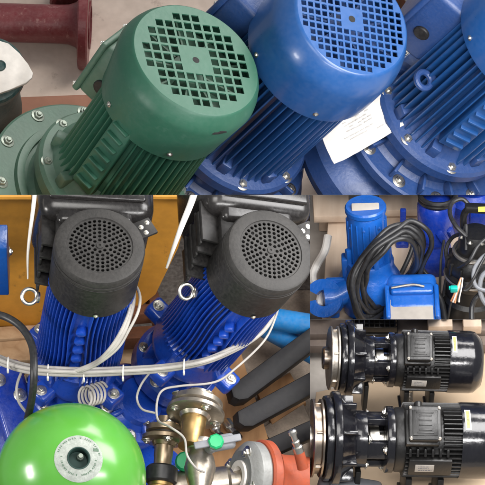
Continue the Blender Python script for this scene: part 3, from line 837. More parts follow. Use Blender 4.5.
for i, x in enumerate((8, 48, 84, 123, 184)):
    y = {8: 363.5, 48: 371, 84: 372.5, 123: 371.5, 184: 365.5}[x]
    m = MB(); C_ = at(x, y, 2.08)
    m.torus(.058, .008, M4(axis_rot(vd(1, -.05, 0)), C_) @ Matrix.Diagonal((1, 1.0, 1, 1)), 20, 6); m.box(C_ + vd(0, -.07, .03), (.02, .02, .05), None, .004)
    mesh_thing(m, 'cable_tie', WHITEP, ['white tie at the left end of the cable bundle', 'white tie on the bundle right of the black cable', 'white tie on the bundle below the left pump body', 'white tie on the bundle over the dark blue casting', 'white tie on the bundle in front of the leaning pump'][i], 'cable tie', C_, 'cable ties')
for i, off in enumerate((0, 4, -3)):
    pts = [at(70 + off, 374, 2.1), at(95, 364 + off * .4, 2.3), at(113 + off, 349, 2.5), at(125 + off, 330, 2.65), at(132 + off * .7, 310, 2.7), at(134 + off * 1.2, 294, 2.6), at(132 + off, 280, 2.3)]
    if i == 1: pts = pts[:4] + [at(138, 312, 2.75), at(140, 297, 2.7), at(136, 286, 2.55), at(130, 282, 2.3)]
    m = MB(); m.tube(pts, .02 if i != 1 else .014); mesh_thing(m, 'cable', CABLEW, ['thick pale cable climbing from the bundle along the right side of the left pump', 'thin pale cable curling at the bracket below the left cowl', 'second pale cable climbing beside the left pump body, nearest to its fins'][i], 'cable', pts[0], 'cables at the left pump')
pts = [at(-12, 313, 2.6), at(6, 317, 2.6), at(22, 328, 2.6), at(32, 346, 2.6), at(34, 372, 2.55), at(32, 398, 2.3), at(26, 425, 1.9)]
m = MB(); m.tube(pts, .036, seg=14); mesh_thing(m, 'black_cable', RUBBER, 'thick black cable arching from the left edge down behind the ball', 'cable', pts[0])
pts = [at(279, 300, 1.5), at(276, 316, 1.8), at(264, 341, 1.9), at(236, 368, 1.9), at(215, 382, 1.85), at(180, 386, 1.9), at(163, 390, 1.9), at(157, 402, 1.9), at(158, 420, 1.9), at(170, 427, 2.), at(184, 438, 2.), at(187, 455, 2.), at(196, 468, 1.9), at(204, 472, 1.7)]
m = MB(); m.tube(pts, .011, seg=8); mesh_thing(m, 'thin_wire', CABLEW, 'thin white wire hanging below the leaning pump down to the valve', 'wire', pts[0])
for i in range(5):
    c_ = [(101 + i * 1.8 - 5, 383 + i * 1.6)]
    pass
pts = []
for i in range(64):
    t = i / 63; a = t * 2 * pi * 5
    pts.append(at(84 + t * 17 + 10 * math.cos(a) * .6 + 4 * math.sin(a), 397 - t * 5 + 9 * math.sin(a) - 5 * math.cos(a), 1.6 + .06 * math.cos(a)))
m = MB(); m.tube(pts, .0125, seg=8, sub=3); mesh_thing(m, 'coiled_cable', CABLEW, 'coil of thin grey cable just above the green ball', 'cable', pts[0])
pts = [at(150, 372, 1.9), at(141, 385, 1.8), at(137, 398, 1.7), at(142, 409, 1.7), at(155, 413, 1.7)]
m = MB(); m.tube(pts, .011, seg=8); mesh_thing(m, 'thin_wire', CABLEW, 'thin grey wire curving over the dark blue casting', 'wire', pts[0])
pts = [at(24, 366, 1.9), at(17, 385, 1.7), at(18, 400, 1.6), at(26, 412, 1.5), at(33, 418, 1.4)]
m = MB(); m.tube(pts, .013, seg=8); mesh_thing(m, 'thin_wire', CABLEW, 'thin grey wire hanging over the square blue casting', 'wire', pts[0])
# ================================================================== middle right panel: submersible pumps on a pallet
CUR[0] = 'P3'
floor_sheet('concrete_floor', CONC, 250, 130, 820, 400, 'P3')
GPB = 'pallet boards'
def board(x0, y0, x1, y1, wd, h, m, label, th=.12, group=GPB):
    return plank(at(x0, y0, h), at(x1, y1, h), wd, th, m, label, group=group)
# pallet: one thing with its boards
pal = thing('wooden_pallet', 'pale wooden pallet whose boards carry the blue and black submersible pumps', 'pallet', at(400, 260, 0))
def pboard(root, p0, p1, wd, th, m, name='pallet_board'):
    d = p1 - p0; b = MB(); b.box((0, 0, 0), (th, wd, d.length), frame(d, Vector((0, 0, 1))), .012)
    b.v = [v + (p0 + p1) / 2 for v in b.v]
    Mi = root.matrix_world.inverted(); b.v = [Mi @ v for v in b.v]
    c = sum(b.v, Vector()) / len(b.v)
    return b.build(name, m, root, origin=c)
for (x0, x1, w_) in ((352, 354, .46), (402, 404, .44), (450, 452, .40), (494, 496, .36)):
    pboard(pal, at(x0, 205, .25), at(x1 - (10 if x0 == 352 else 0), 345, .25), w_, .1, PINEY)
pboard(pal, at(330, 300, .14), at(500, 300, .14), .3, .1, PINEY)
pboard(pal, at(330, 232, .14), at(500, 232, .14), .3, .1, PINEY)
pl2 = thing('wooden_pallet', 'second pale wooden pallet on block feet, behind the top of the blue pump', 'pallet', at(400, 205, 0))
pboard(pl2, at(313, 207, .42), at(349, 206, .42), .34, .1, PINEY)
pboard(pl2, at(380, 204, .42), at(425, 203, .42), .26, .1, PINEY)
pboard(pl2, at(326, 222, .18), at(326, 207, .18), .14, .3, PINEY, 'block_foot')
pboard(pl2, at(386, 219, .18), at(386, 205, .18), .12, .3, PINEY, 'block_foot')
# main blue pump
AX3 = vd(-.06, .84, .54).normalized()
P0 = at(370, 286, .55)
r = thing('submersible_pump', 'bright blue submersible pump standing upright with a claw flange on its left', 'pump', P0, frame(AX3, vd(1, 0, 0)))
m = MB()
m.lathe([(0, -.26), (.24, -.26), (.27, -.24), (.3, -.1), (.32, .0), (.31, .1), (.26, .2), (.245, .26), (.25, .3), (.235, .34), (0, .34)], 48)
m.build('volute', BLUE3, r)
m = MB()
m.lathe([(0, .3), (.19, .3), (.193, .5), (.19, .78), (.187, .86), (.17, .89), (0, .9)], 48)
for i in range(18):
    a = i * 20; m.box(ang(a, .19, .58), (.02, .014, .46), Matrix.Rotation(math.radians(a), 3, 'Z'), .006)
for a in (205, 255, 290, 335, 20): m.box(ang(a, .2, .40), (.08, .06, .2), Matrix.Rotation(math.radians(a), 3, 'Z'), .015)
m.build('motor_housing', BLUE3, r)
m = MB(); m.lathe([(.0, .87), (.19, .87), (.203, .885), (.203, .92), (.19, .94), (.0, .94)], 48); cap = m.build('top_cap', BLUE3, r)
m = MB(); M_ = M4(frame(r.matrix_world.to_3x3().inverted() @ vd(0, .45, .9), Vector((1, 0, 0))), Vector((.0, -.05, .95)))
m.box((0, 0, 0), (.27, .085, .03), None, .01); m.v = [M_ @ v for v in m.v]; m.build('nameplate', SILVER, cap)
for a in (215, 262, 310): bolt(r, ang(a, .195, .76), ang(a), .012, BLUE3, 'housing_screw')
m = MB()
m.tube([(-.2, -.1, .05), (-.34, -.14, .0), (-.46, -.16, -.0)], lambda t: .13 - .02 * t, seg=18)
for dz in (.16, -.12): m.box((-.3, -.1, dz * .5), (.26, .05, .2), None, .015)
m.box((-.215, -.05, .29), (.1, .14, .22), None, .02); m.box((-.36, -.15, -.17), (.1, .08, .14), None, .02)
nk = m.build('outlet_neck', BLUE3, r)
m = MB(); pts = []
for i in range(33):                                            # claw: a ring open to the left
    a = math.radians(200 + 320 * i / 32); pts.append((.19 * math.cos(a), .19 * math.sin(a)))
pts2 = [(x * .42, y * .42) for x, y in pts[::-1]]
M_ = M4(frame(r.matrix_world.to_3x3().inverted() @ vd(-.22, .05, .97), r.matrix_world.to_3x3().inverted() @ vd(1, 0, 0)), Vector((-.45, -.18, .0)))
m.prism(pts + pts2, -.08, .05, M_ @ Matrix.Rotation(math.radians(-8), 4, 'Z'))
m.build('claw_flange', BLUE3, nk)
m = MB(); m.tube([at(328, 236, .75), at(325, 250, .7), at(317, 264, .5), at(312.5, 276, .45), at(315, 288, .45), at(320, 295, .5), at(319, 306, .5)], .042)
mesh_thing(m, 'white_strap', WHITEP, 'bent white plastic strip behind the claw flange of the upright blue pump', 'strap', at(317, 266, .35))
# coil of black cable
GC = 'loops of black cable'
def loop(pts, r_, label, h):
    P = [at(x, y, hh) for x, y, hh in pts]
    m = MB(); m.tube(P, r_, seg=12, closed=len(P) > 8); return mesh_thing(m, 'cable_loop', RUBBER, label, 'cable', P[0], GC)
base = [(359, 316, .75), (351, 300, .95), (350, 281, 1.15), (357, 262, 1.3), (371, 243, 1.45), (388, 229, 1.5), (403, 224, 1.5), (415, 231, 1.4), (419, 246, 1.2), (414, 263, .9), (404, 280, .65), (393, 297, .5), (380, 311, .5), (367, 319, .6)]
labs = ['outermost loop of the black cable coil, furthest left over the blue pump', 'second loop of the coil in from the left', 'middle loop of the coil lying over the blue pump',
        'fourth loop of the coil, close inside the middle one', 'innermost loop of the coil, nearest the blue housing', 'topmost loop of the coil, arching above the others']
for i in range(6):
    f = 1 - i * .075 if i < 5 else 1.03
    cx, cy = 384, 275
    pts = []
    for j, (x, y, hh) in enumerate(base):
        e = 1 if j > 6 else 1.0
        pts.append((cx + 3 + (x - cx) * f * 1.1 + i * 1.0 + random.uniform(-2.2, 2.2), cy + (y - cy) * f + random.uniform(-1.6, 1.6), hh + .02 * (i % 3)))
    loop(pts, .026, labs[i], 0)
for i, pts in enumerate((((396, 283, .5), (404, 268, .5), (411, 252, .55), (414, 240, .6)), ((404, 286, .45), (411, 270, .45), (416, 258, .5)), ((398, 284, .6), (416, 281, .6), (431, 287, .6), (441, 300, .55), (446, 325, .5)), ((416, 262, .6), (427, 275, .5), (436, 286, .45), (440, 296, .4)))):
    loop([*pts], .024 if i != 2 else .03, ['loose cable strand left of the blue post', 'short loose cable strand beneath the coil', 'thick black cable curving round the foreground nameplate pump', 'cable strand slanting from the coil to the thick cable'][i], 0)
# small dark blue post
r = thing('blue_post', 'thin dark blue bracket standing between the cable loops and the round blue pump', 'bracket', at(402, 246, .25))
m = MB(); m.box((0, 0, .28), (.06, .05, .56), None, .012); m.box((.0, -.02, .05), (.13, .1, .1), None, .02); m.box((.03, 0, .3), (.1, .04, .06), None, .012); m.build('post_body', BLUE3D, r)
# foreground pump with nameplate
P0 = at(412, 322, .55)
r = thing('submersible_pump', 'bright blue pump head in the foreground with a large blank silver nameplate', 'pump', P0, frame(vd(.0, .6, .8), vd(1, .03, 0)))
m = MB(); m.box((0, .2, -.1), (.5, .46, .7), None, .07, 4); m.box((0, -.1, -.12), (.56, .5, .62), None, .09, 4); m.build('motor_housing', BLUE3, r)
m = MB(); m.box((0, -.03, .2), (.5, .46, .05), None, .02, 3); m.box((0, .2, .26), (.42, .12, .08), None, .03, 3); m.box((-.24, .06, .24), (.05, .4, .07), None, .02); m.box((.24, .06, .24), (.05, .4, .07), None, .02); cp = m.build('top_cap', BLUE3, r)
m = MB(); m.box((-.01, -.03, .236), (.42, .26, .012), None, .004); m.build('nameplate', SILVER, cp)
m = MB(); m.tube([(-.2, .19, .31), (0, .21, .33), (.12, .2, .31)], .012); m.build('edge_highlight', STEELD, cp)  # highlight along the cap's top edge, put in as a thin grey bow
# round dark blue pump at the back
P0 = at(434, 258, .35)
r = thing('round_pump', 'royal blue round pump body with black hose on top, behind the cable coil', 'pump', P0, frame(vd(.02, .84, .54), vd(1, 0, 0)))
m = MB(); m.lathe([(0, -.14), (.16, -.14), (.19, -.1), (.205, .02), (.17, .12), (.155, .2), (.18, .26), (.17, .34), (.185, .5), (.19, .62), (.17, .66), (0, .66)], 48)
for a in (200, 240, 290, 330): m.box(ang(a, .17, .35), (.07, .08, .16), Matrix.Rotation(math.radians(a), 3, 'Z') @ Matrix.Rotation(.5, 3, 'X'), .025)
m.build('pump_body', BLUE3D, r)
for i in range(2):
    m = MB(); m.torus(.16 + .015 * i, .026, Matrix.Translation((.01 * i, 0, .69 + .045 * i)), 40, 10); m.build('hose_ring', RUBBER, r)
P0 = at(478, 215, .3)
r = thing('blue_machine', 'dark blue machine at the right edge behind the black pump handle', 'machine', at(472, 222, .2), frame(Vector((0, 0, 1)), Vector((1, 0, 0))))
m = MB(); m.lathe([(0, 0), (.3, 0), (.32, .05), (.3, .5), (.2, .6), (0, .6)], 32); m.box((.15, -.2, .3), (.4, .3, .5), None, .05); m.build('machine_body', BLUE3D, r)
# black submersible pump on the right
P0 = at(470, 300, .45)
r = thing('black_pump', 'black and grey submersible pump with a yellow labelled carrying handle at the right edge', 'pump', P0, frame(vd(.05, .8, .6), vd(1, 0, 0)))
m = MB()
m.lathe([(0, -.22), (.26, -.22), (.28, -.2), (.28, .06), (.25, .1), (.25, .26), (0, .26)], 48); m.build('pump_base', SATINK, r)
m = MB(); m.lathe([(.0, .24), (.25, .24), (.27, .27), (.275, .36), (.25, .4), (.262, .43), (.255, .5), (.2, .6), (.17, .63), (0, .63)], 48)
for i in range(12): m.box(ang(i * 30, .25, .46), (.05, .03, .14), Matrix.Rotation(math.radians(i * 30), 3, 'Z'), .01)
m.build('ribbed_collar', SATINK, r)
m = MB(); m.torus(.268, .016, Matrix.Translation((0, 0, .33)), 48, 8); m.torus(.2, .02, Matrix.Translation((0, 0, .605)), 48, 8); m.build('steel_rim', STEELD, r)
m = MB(); m.lathe([(0, .6), (.17, .6), (.175, .63), (.165, .78), (.14, .84), (0, .85)], 40); m.build('top_cap', SATINK, r)
for i in range(4): bolt(r, ang(200 + i * 45, .15, .8), (0, 0, 1), .02, STEEL)
m = MB(); m.tube([(-.12, .05, .8), (-.13, .05, 1.0), (-.06, .05, 1.08), (.15, .05, 1.1), (.3, .05, 1.08), (.36, .05, .98), (.36, .05, .8)], .035); m.box((.05, .03, 1.1), (.36, .09, .08), None, .02); hd = m.build('handle', SATINK, r)
m = MB(); m.box((.06, -.02, 1.13), (.13, .05, .03), Matrix.Rotation(-.1, 3, 'Y'), .004); m.build('handle_label', YELLOW, hd)
for i, (pts, r_, mm, lb) in enumerate((
    ([(466, 236, 1.35), (456, 226, 1.4), (450, 214, 1.4), (452, 203, 1.4), (462, 199, 1.4), (470, 206, 1.35)], .022, RUBBER, 'thin black cable looping above the black pump, left of its handle'),
    ([(466, 250, 1.2), (466, 225, 1.35), (461, 240, 1.2), (452, 260, .9), (446, 280, .7), (443, 300, .5)], .016, RUBBER, 'thin black cable dropping from the cap along the left of the black pump'),
    ([(444, 240, .9), (441, 260, .8), (440, 285, .6), (440, 300, .5)], .013, RUBBER, 'thin dark wire hanging between the royal blue pump and the black pump'),
    ([(495, 262, 1.), (480, 275, 1.), (466, 290, .9), (459, 282, .95)], .022, RUBBER, 'black cable crossing the base of the black pump'),
    ([(495, 268, 1.1), (483, 275, 1.1), (480, 290, 1.), (486, 304, .9), (498, 308, .9)], .024, GREYP, 'grey cable loop at the right edge in front of the black pump'),
    ([(490, 235, 1.3), (478, 246, 1.25), (468, 262, 1.15), (452, 268, .9), (446, 252, .9), (452, 238, 1.), (466, 232, 1.2)], .02, RUBBER, 'black cable coiled round the collar of the black pump'),
    ([(498, 250, 1.2), (484, 256, 1.2), (474, 270, 1.15), (476, 286, 1.05), (490, 292, 1.0)], .02, GREYP, 'grey cable drooping over the collar of the black pump'),
    ([(448, 318, .5), (452, 300, .7), (462, 290, .9), (472, 281, 1.1), (482, 262, 1.2), (495, 240, 1.3)], .014, RUBBER, 'thin dark cable crossing the black pump from its lower left to the right edge'),
    ([(492, 288, .9), (478, 296, .9), (472, 308, .8), (472, 330, .7)], .026, RUBBER, 'black cable running down to the bottom border under the grey loop'))):
    P = [at(*p) for p in pts]; m = MB(); m.tube(P, r_); mesh_thing(m, 'cable', mm, lb, 'cable', P[0], 'cables at the black pump')
for i in range(5):
    P = [at(461 + i * .4, 278, 1.), at(459 + i * 1.1 - 2, 288, .98), at(455 + i * 1.6 - 2, 297 + i % 2, .9), at(451 + i * 2., 301 + (i % 3), .85)]
    m = MB(); m.tube(P, .009, seg=6)
    mesh_thing(m, 'bare_wire', [COPPER, PLATE, COPPER, RUBBER, PLATE][i], ['orange wire end furthest left below the teal connector', 'cream wire end second from the left', 'orange wire end in the middle of the fan of wires', 'dark wire end beside the cream ones', 'cream wire end furthest right below the teal connector'][i], 'wire', P[0], 'wire ends of the black pump cable')
m = MB(); p = at(454, 289, 1.05); m.box(p, (.07, .05, .06), None, .008); m.box(p + vd(-.035, .01, 0), (.03, .03, .03), None, .004)
mesh_thing(m, 'connector', TEALP, 'small teal connector on the wire ends of the black pump', 'connector', p)
# ================================================================== lower right panel: two black horizontal pumps
CUR[0] = 'P4'
floor_sheet('workshop_floor', CONC, 250, 250, 820, 800, 'P4')
slab([(372, 352), (560, 350), (580, 620), (300, 620), (300, 440), (330, 396)], .1, .08, BOARD, 'fibreboard_sheet', 'pale beige board lying under both black pumps', 'board')
slab([(316, 392), (334, 388), (350, 396), (342, 420), (314, 420)], .12, .06, BOARD, 'fibreboard_strip', 'pale strip of board showing between the two pump ends at the left', 'board')
# weathered boards along the back
plank(at(290, 326, .3), at(560, 320, .3), .3, .1, GREYW, 'long weathered grey board along the back of the black pumps', group='weathered boards at the back')
plank(at(290, 342, .2), at(560, 340, .2), .2, .12, GREYW, 'dark weathered board in the second row behind the black pumps', group='weathered boards at the back')
for i, (x0, x1) in enumerate(((428, 452), (463, 481))):
    b = MB(); p = at((x0 + x1) / 2, 324, .42); b.box(p, ((x1 - x0) / 100, .16, .12), Matrix.Rotation(.02, 3, 'Z'), .012)
    mesh_thing(b, 'wood_block', PINEY, ['brown wooden block on the back board, left of two, above the finned body', 'brown wooden block on the back board, right of two, above the fan cowl'][i], 'block', p, 'wooden blocks')
def slot(x): return x
def end_suction(P, axis, hint, label, k, group, kz=.8, ext=0.):
    """local z runs from impeller (0) to fan end; x points out of the terminal box"""
    r = thing('end_suction_pump', label, 'pump', P, frame(axis, hint), group)
    K = Matrix.Diagonal((k, k, k * kz, 1)); K3 = K.to_3x3()
    def pb(mb, name, m, par=None, ang_=32):
        return mb.build(name, m, r if par is None else par, local=K.copy() if par is None else None, ang=ang_)
    m = MB(); m.lathe([(0, -.06), (.1, -.06), (.112, -.045), (.112, .04), (0, .04)], 36); m.lathe([(0.05, -.061), (.06, -.066), (.0, -.066)], 24); hub = pb(m, 'impeller_hub', IMPEL if k < 1.1 else STEEL)
    m = MB(); m.lathe([(.08, .02), (.3, .02), (.315, .03), (.315, .05), (.1, .05)], 64)
    for i in range(6): m.box(ang(i * 60, .2, .08), (.22, .02, .07), Matrix.Rotation(math.radians(i * 60) , 3, 'Z') @ Matrix.Rotation(.5, 3, 'Z'), .005)
    m.lathe([(.05, .11), (.3, .11), (.315, .12), (.315, .14), (.05, .14)], 64); m.lathe([(.05, .04), (.285, .04), (.285, .13), (.05, .13)], 48); pb(m, 'impeller', STEELD if k < 1.1 else IMPEL)
    m = MB(); m.lathe([(0, .15), (.3, .15), (.34, .16), (.345, .18), (.345, .215), (.33, .22), (.33, .23), (.375, .24), (.38, .25), (.38, .315), (.37, .325),
                       (.34, .33), (.3, .38), (.24, .46), (.21, .50), (0, .5)], 80)
    for i in range(8): m.box(ang(i * 45 + 10, .29, .4), (.12, .03, .16), Matrix.Rotation(math.radians(i * 45 + 10), 3, 'Z'), .008)
    back = pb(m, 'back_plate', GLOSSK)
    # bracket with windows
    m = MB(); m.lathe([(.1, .48), (.225, .48), (.23, .49), (.23, .6), (.2, .61), (.1, .61)], 48)
    for i in range(4):
        a = 45 + i * 90; m.box(ang(a, .185, .71), (.06, .15, .26), Matrix.Rotation(math.radians(a), 3, 'Z'), .012)
    m.lathe([(.1, .80), (.23, .80), (.265, .81), (.27, .82), (.27, .885), (.26, .895), (.1, .895)], 64)
    lan = pb(m, 'bracket', GLOSSK)
    for i in range(4):
        a = 20 + i * 90
        bolt(r, K3 @ ang(a, .205, .61), (0, 0, 1), .026 * k, STEEL); bolt(r, K3 @ ang(a + 20, .235, .8), (0, 0, -1), .026 * k, STEEL)
    m = MB(); m.lathe([(0, .5), (.07, .5), (.07, .9), (0, .9)], 24); m.lathe([(.07, .64), (.11, .64), (.115, .65), (.115, .74), (.07, .75)], 28); pb(m, 'shaft_coupling', STEEL)
    # motor
    m = MB(); m.lathe([(0, .895), (.25, .895), (.26, .92), (.26, 1.0), (.24, 1.02), (.245, 1.55 + ext), (0, 1.55 + ext)], 64)
    m.fins(.235, .3, 1.0, 1.52 + ext, [math.radians(d) for d in range(0, 360, 8) if abs((d + 180) % 360 - 180) > 36], .016)
    m.fins(.235, .3, 1.4, 1.52 + ext, [math.radians(d) for d in range(-32, 33, 8)], .016)
    pb(m, 'finned_body', SATINK)
    m = MB(); c0 = 1.5 + ext
    m.lathe([(.28, c0), (.305, c0), (.308, c0 + .02), (.308, c0 + .30), (.3, c0 + .36), (.24, c0 + .45), (.2, c0 + .465), (0, c0 + .465)], 80); cw = pb(m, 'fan_cowl', GLOSSK, ang_=40)
    # yellow sticker follows the cowl
    m = MB(); a0, a1 = math.radians(-34), math.radians(2)
    def patch(mb, r0, a0, a1, z0, z1, n=8):
        vs = []; fs = []
        for i in range(n + 1):
            a = a0 + (a1 - a0) * i / n
            for rr in (r0, r0 + .0025):
                vs += [(rr * math.cos(a), rr * math.sin(a), z0), (rr * math.cos(a), rr * math.sin(a), z1)]
        for i in range(n):
            o = i * 4
            for q in ((2, 3, 7, 6), (0, 4, 5, 1), (0, 2, 6, 4), (1, 5, 7, 3)): fs.append(tuple(o + x for x in q))
        fs.append((0, 1, 3, 2)); o = n * 4; fs.append((o, o + 2, o + 3, o + 1))
        return mb.add(vs, fs)
    patch(m, .3085, a0, a1, c0 + .03, c0 + .09)
    st = m.build('sticker', WHITEL, cw)
    m = MB(); patch(m, .3115, a0 + .05, a1 - .05, c0 + .042, c0 + .078); st2 = m.build('sticker_field', YELLOW, st)
    m = MB()
    for i in range(4):
        patch(m, .3145, a0 + .1 + i * .11, a0 + .1 + i * .11 + random.uniform(.04, .09), c0 + .052, c0 + .057, 3)
        patch(m, .3145, a0 + .1 + i * .11, a0 + .1 + i * .11 + random.uniform(.02, .08), c0 + .063, c0 + .068, 3)
    m.build('sticker_marks', INK, st2)
    # terminal box
    m = MB(); m.box((.33, 0, 1.17), (.16, .26, .32), None, .025, 3); m.box((.29, -.0, 1.16), (.08, .3, .36), None, .02)
    for y in (-.16, ): m.cyl((.32, y + .02, 1.12), (.32, y - .05, 1.12), .045, seg=20, ch=.008)
    tb = pb(m, 'terminal_box', SATINK)
    m = MB(); m.box((.42, 0, 1.17), (.035, .29, .35), None, .016, 3)
    m.box((.435, 0, 1.17), (.02, .22, .27), None, .008)
    for i in range(4): m.box((.446, -.06 + i * .04, 1.17), (.008, .014, .14), None, .003)
    m.box((.446, .085, 1.17), (.008, .012, .18), None, .003); m.box((.446, -.085, 1.17), (.008, .012, .18), None, .003)
    lid = m.build('lid', SATINK, tb)
    for y in (-.125, .125):
        for z in (1.02, 1.32): bolt(lid, (.434, y, z), (1, 0, 0), .012, STEELD, 'lid_screw')
    # side pad with nameplate, facing down in the picture
    m = MB(); m.box(ang(62, .3, 1.26), (.05, .16, .46), Matrix.Rotation(math.radians(62), 3, 'Z'), .012)
    for i in range(6): m.box(ang(38 , .29, 1.04 + i * .08), (.05, .07, .03), Matrix.Rotation(math.radians(38), 3, 'Z'), .008)
    pad = pb(m, 'side_pad', SATINK)
    m = MB(); m.box(ang(62, .327, 1.2), (.006, .075, .2), Matrix.Rotation(math.radians(62), 3, 'Z'), .002); npl = m.build('nameplate', SILVER, pad)
    m = MB()
    for (y, z0, n) in ((.02, 1.13, 6), (0, 1.13, 7), (-.02, 1.13, 5)):
        zc = z0
        for i in range(n):
            ln = random.choice((.008, .014, .02, .026)); zc += ln / 2 + .003
            p = ang(62, .3305, zc); zc += ln / 2 + .003
            if zc > 1.28: break
            t = Vector((-math.sin(math.radians(62)), math.cos(math.radians(62)), 0)) * y
            m.box(p + t, (.002, .005, ln), Matrix.Rotation(math.radians(62), 3, 'Z'))
    m.build('nameplate_marks', INK, npl)
    # feet
    Fi = r.matrix_world.to_3x3().inverted(); dn = (Fi @ vd(0, -.85, -.5)); dn.z = 0; dn.normalize()
    for z in (1.08, 1.42):
        m = MB(); m.box(dn * .40 + Vector((0, 0, z)), (.26, .34, .07), frame(Vector((0, 0, 1)), dn), .012); m.box(dn * .53 + Vector((0, 0, z)), (.03, .36, .12), frame(Vector((0, 0, 1)), dn), .008)
        pb(m, 'foot', SATINK)
    m = MB(); p = dn * .40 + Vector((0, 0, .55)); m.box(p, (.3, .2, .06), frame(Vector((0, 0, 1)), dn), .012); pb(m, 'support_leg', SATINK)
    return r
HINT4 = vd(0, .34, .94)
GE = 'black horizontal pumps'
end_suction(at(327, 358, 1.0), vd(.995, -.03, -.09), HINT4, 'black horizontal pump with a brass impeller hub, in the row nearer the weathered boards', .98, GE, .74, .10)
end_suction(at(308, 438, 1.0), vd(.995, -.02, -.1), HINT4, 'larger black horizontal pump in front, its impeller disc at the left border', 1.19, GE, .76, .09)
# mesh crate at the top
r = thing('black_grating', 'black perforated plastic crate lying at the top behind the black pumps', 'crate', at(374, 324, .35))
m = MB()
for i in range(9): m.box((-.2 + i * .05, 0, .1), (.016, .3, .1), None, .004)
for j in range(7): m.box((0, -.15 + j * .05, .1), (.44, .016, .08), None, .004)
m.box((0, 0, .02), (.46, .34, .04), None, .01); m.build('grating_body', SATINK, r)
r = thing('grey_casing', 'dark grey smooth casing edge at the bottom under the large pump', 'casing', at(350, 492, .5), frame(vd(.2, .75, .6), vd(1, 0, 0)))
m = MB(); m.box((0, 0, 0), (.62, .3, .2), None, .06, 3); m.build('casing_body', GREYP, r)
for x, lb in ((407, 'silver bolt standing between the two black pumps, left'), ):
    r = thing('levelling_bolt', 'silver threaded bolt standing between the two terminal boxes', 'bolt', at(409, 402, .12), frame(vd(0, .9, .5), vd(1, 0, 0)))
    m = MB(); m.cyl((0, 0, 0), (0, 0, .14), .035, seg=16, ch=.006)
    for i in range(7): m.torus(.035, .006, Matrix.Translation((0, 0, .02 + i * .016)), 16, 6)
    m.build('thread', STEELD, r)
    m = MB(); m.lathe([(0, .14), (.05, .14), (.05, .18), (0, .18)], 6); m.build('nut', STEEL, r)
# ================================================================== camera, light, cropping
CAMP = TO * D
RECT = {'P1': [('h', 195, -1)], 'P2': [('h', 195, 1), ('v', 310, -1)], 'P3': [('h', 195, 1), ('v', 310, 1), ('h', 319.4, -1)], 'P4': [('h', 319.4, 1), ('v', 310, 1)]}
SPAN = {'P1': (-400, 900, -400, 195), 'P2': (-400, 310, 195, 900), 'P3': (310, 900, 195, 319.4), 'P4': (310, 900, 319.4, 900)}
def crop_planes(panel):
    out = []
    for kind, q, s in RECT[panel]:
        if kind == 'h':
            a = at(0, q, 0); b = at(485, q, 0)
        else:
            a = at(q, 0, 0); b = at(q, 485, 0)
        n = (a - CAMP).cross(b - CAMP).normalized()
        ref = at(q + s * 50, 242, 0) if kind == 'v' else at(242, q + s * 50, 0)
        if (ref - CAMP).dot(n) > 0: n = -n            # n points out of the panel
        out.append((CAMP.copy(), n))
    return out
bpy.context.view_layer.update()
def root_of(o):
    while o.parent: o = o.parent
    return o
bpy.context.view_layer.update()
for o in [x for x in col.objects if x.type == 'MESH']:
    pnl = root_of(o).get('_p', 'P1'); mw = o.matrix_world.copy(); inv = mw.inverted()
    vs = [mw @ v.co for v in o.data.vertices]
    cut = []; dead = False
    for co, n in crop_planes(pnl):
        ds = [(v - co).dot(n) for v in vs]
        if min(ds) >= -1e-4: dead = True; break
        if max(ds) > 1e-4: cut.append((co, n))
    # wholly outside the frame
    pr = []
    for v in vs:
        w = v.dot(TO); k = D / (D - w); pr.append((242.5 + v.dot(RT) * k * 100, 242.5 - v.dot(UP) * k * 100))
    if pr and (max(p[0] for p in pr) < -40 or min(p[0] for p in pr) > 525 or max(p[1] for p in pr) < -40 or min(p[1] for p in pr) > 525): dead = True
    if dead:
        o['_dead'] = 1; continue
    if cut:
        me = o.data.copy(); o.data = me
        bm = bmesh.new(); bm.from_mesh(me)
        for co, n in cut:
            eps = random.uniform(0, .0015)
            lco = inv @ (co - n * eps); ln = (mw.to_3x3().transposed() @ n).normalized()
            geom = list(bm.verts) + list(bm.edges) + list(bm.faces)
            res = bmesh.ops.bisect_plane(bm, geom=geom, dist=1e-6, plane_co=lco, plane_no=ln, clear_outer=True)
            ed = [e for e in res['geom_cut'] if isinstance(e, bmesh.types.BMEdge) and e.is_boundary]
            if ed and root_of(o).get('kind') != 'structure':
                try: bmesh.ops.holes_fill(bm, edges=ed, sides=0)
                except Exception: pass
        bm.to_mesh(me); bm.free()
        me.set_sharp_from_angle(angle=math.radians(32))
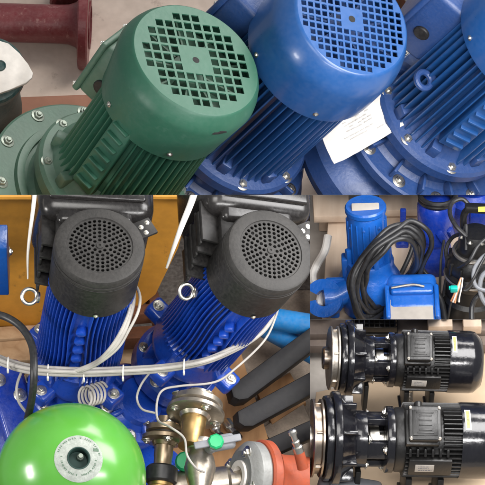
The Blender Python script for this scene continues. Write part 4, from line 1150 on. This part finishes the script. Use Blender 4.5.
# drop what lies wholly outside (children first re-hung on the thing)
for o in [x for x in col.objects if x.get('_dead')]:
    for ch in list(o.children):
        m_ = ch.matrix_world.copy(); ch.parent = o.parent; ch.matrix_parent_inverse = Matrix.Identity(4)
        ch.matrix_local = (o.parent.matrix_world.inverted() @ m_) if o.parent else m_
    bpy.data.objects.remove(o)
for o in [x for x in col.objects if x.type == 'EMPTY' and not x.children]: bpy.data.objects.remove(o)
for o in list(col.objects):
    if '_p' in o: del o['_p']
# metres
done = set()
for o in list(col.objects):
    if o.type == 'MESH' and o.data.name not in done:
        done.add(o.data.name); o.data.transform(Matrix.Scale(S, 4))
for o in list(col.objects):
    o.location = o.location * S
bpy.context.view_layer.update()

cam = bpy.data.cameras.new('camera'); co = bpy.data.objects.new('camera', cam); col.objects.link(co)
co.matrix_world = M4(Matrix((RT, UP, TO)).transposed(), CAMP * S)
cam.sensor_width = 36; cam.lens = 36 * D / 4.85
cam.clip_start = .5; cam.clip_end = 200
sc.camera = co

w = bpy.data.worlds.new('World'); sc.world = w; w.use_nodes = True
bg = w.node_tree.nodes['Background']; bg.inputs['Color'].default_value = (.93, .96, 1, 1); bg.inputs['Strength'].default_value = .31
def lamp_dir(px, py, h, d, dist, sx, sy, power, c=(1, .97, .93), spread=180):
    l = bpy.data.lights.new('hall_light', 'AREA'); l.shape = 'RECTANGLE'; l.size = sx * S; l.size_y = sy * S; l.energy = power; l.color = c
    o = bpy.data.objects.new('hall_light', l); col.objects.link(o)
    l.spread = math.radians(spread)
    t = at(px, py, h); dv = vd(*d).normalized()
    o.matrix_world = M4(frame(dv, Vector((1, 0, 0))), (t + dv * dist) * S)
lamp_dir(250, 80, 2.5, (.35, .85, .2), 9, 7, 4, 7, spread=60)
lamp_dir(71, 470, 1.5, (-.84, .19, .51), 5, .8, .62, 3.2)
lamp_dir(71, 470, 1.5, (-.80, .07, .56), 5, .8, .62, 3.2)
lamp_dir(150, 330, 1.5, (-.05, .25, .95), 7, 3, 3, 2.2, spread=80)
lamp_dir(400, 250, .6, (.35, .3, .88), 6, 4, 3, 22, (1, .98, .97))
lamp_dir(410, 420, .6, (.05, .02, 1), 6, 4, .5, 10, (1, .98, .97))
sc.view_settings.view_transform = 'Standard'; sc.view_settings.look = 'None'
sc.view_settings.exposure = 0; sc.view_settings.gamma = 1
sc.cycles.max_bounces = 6
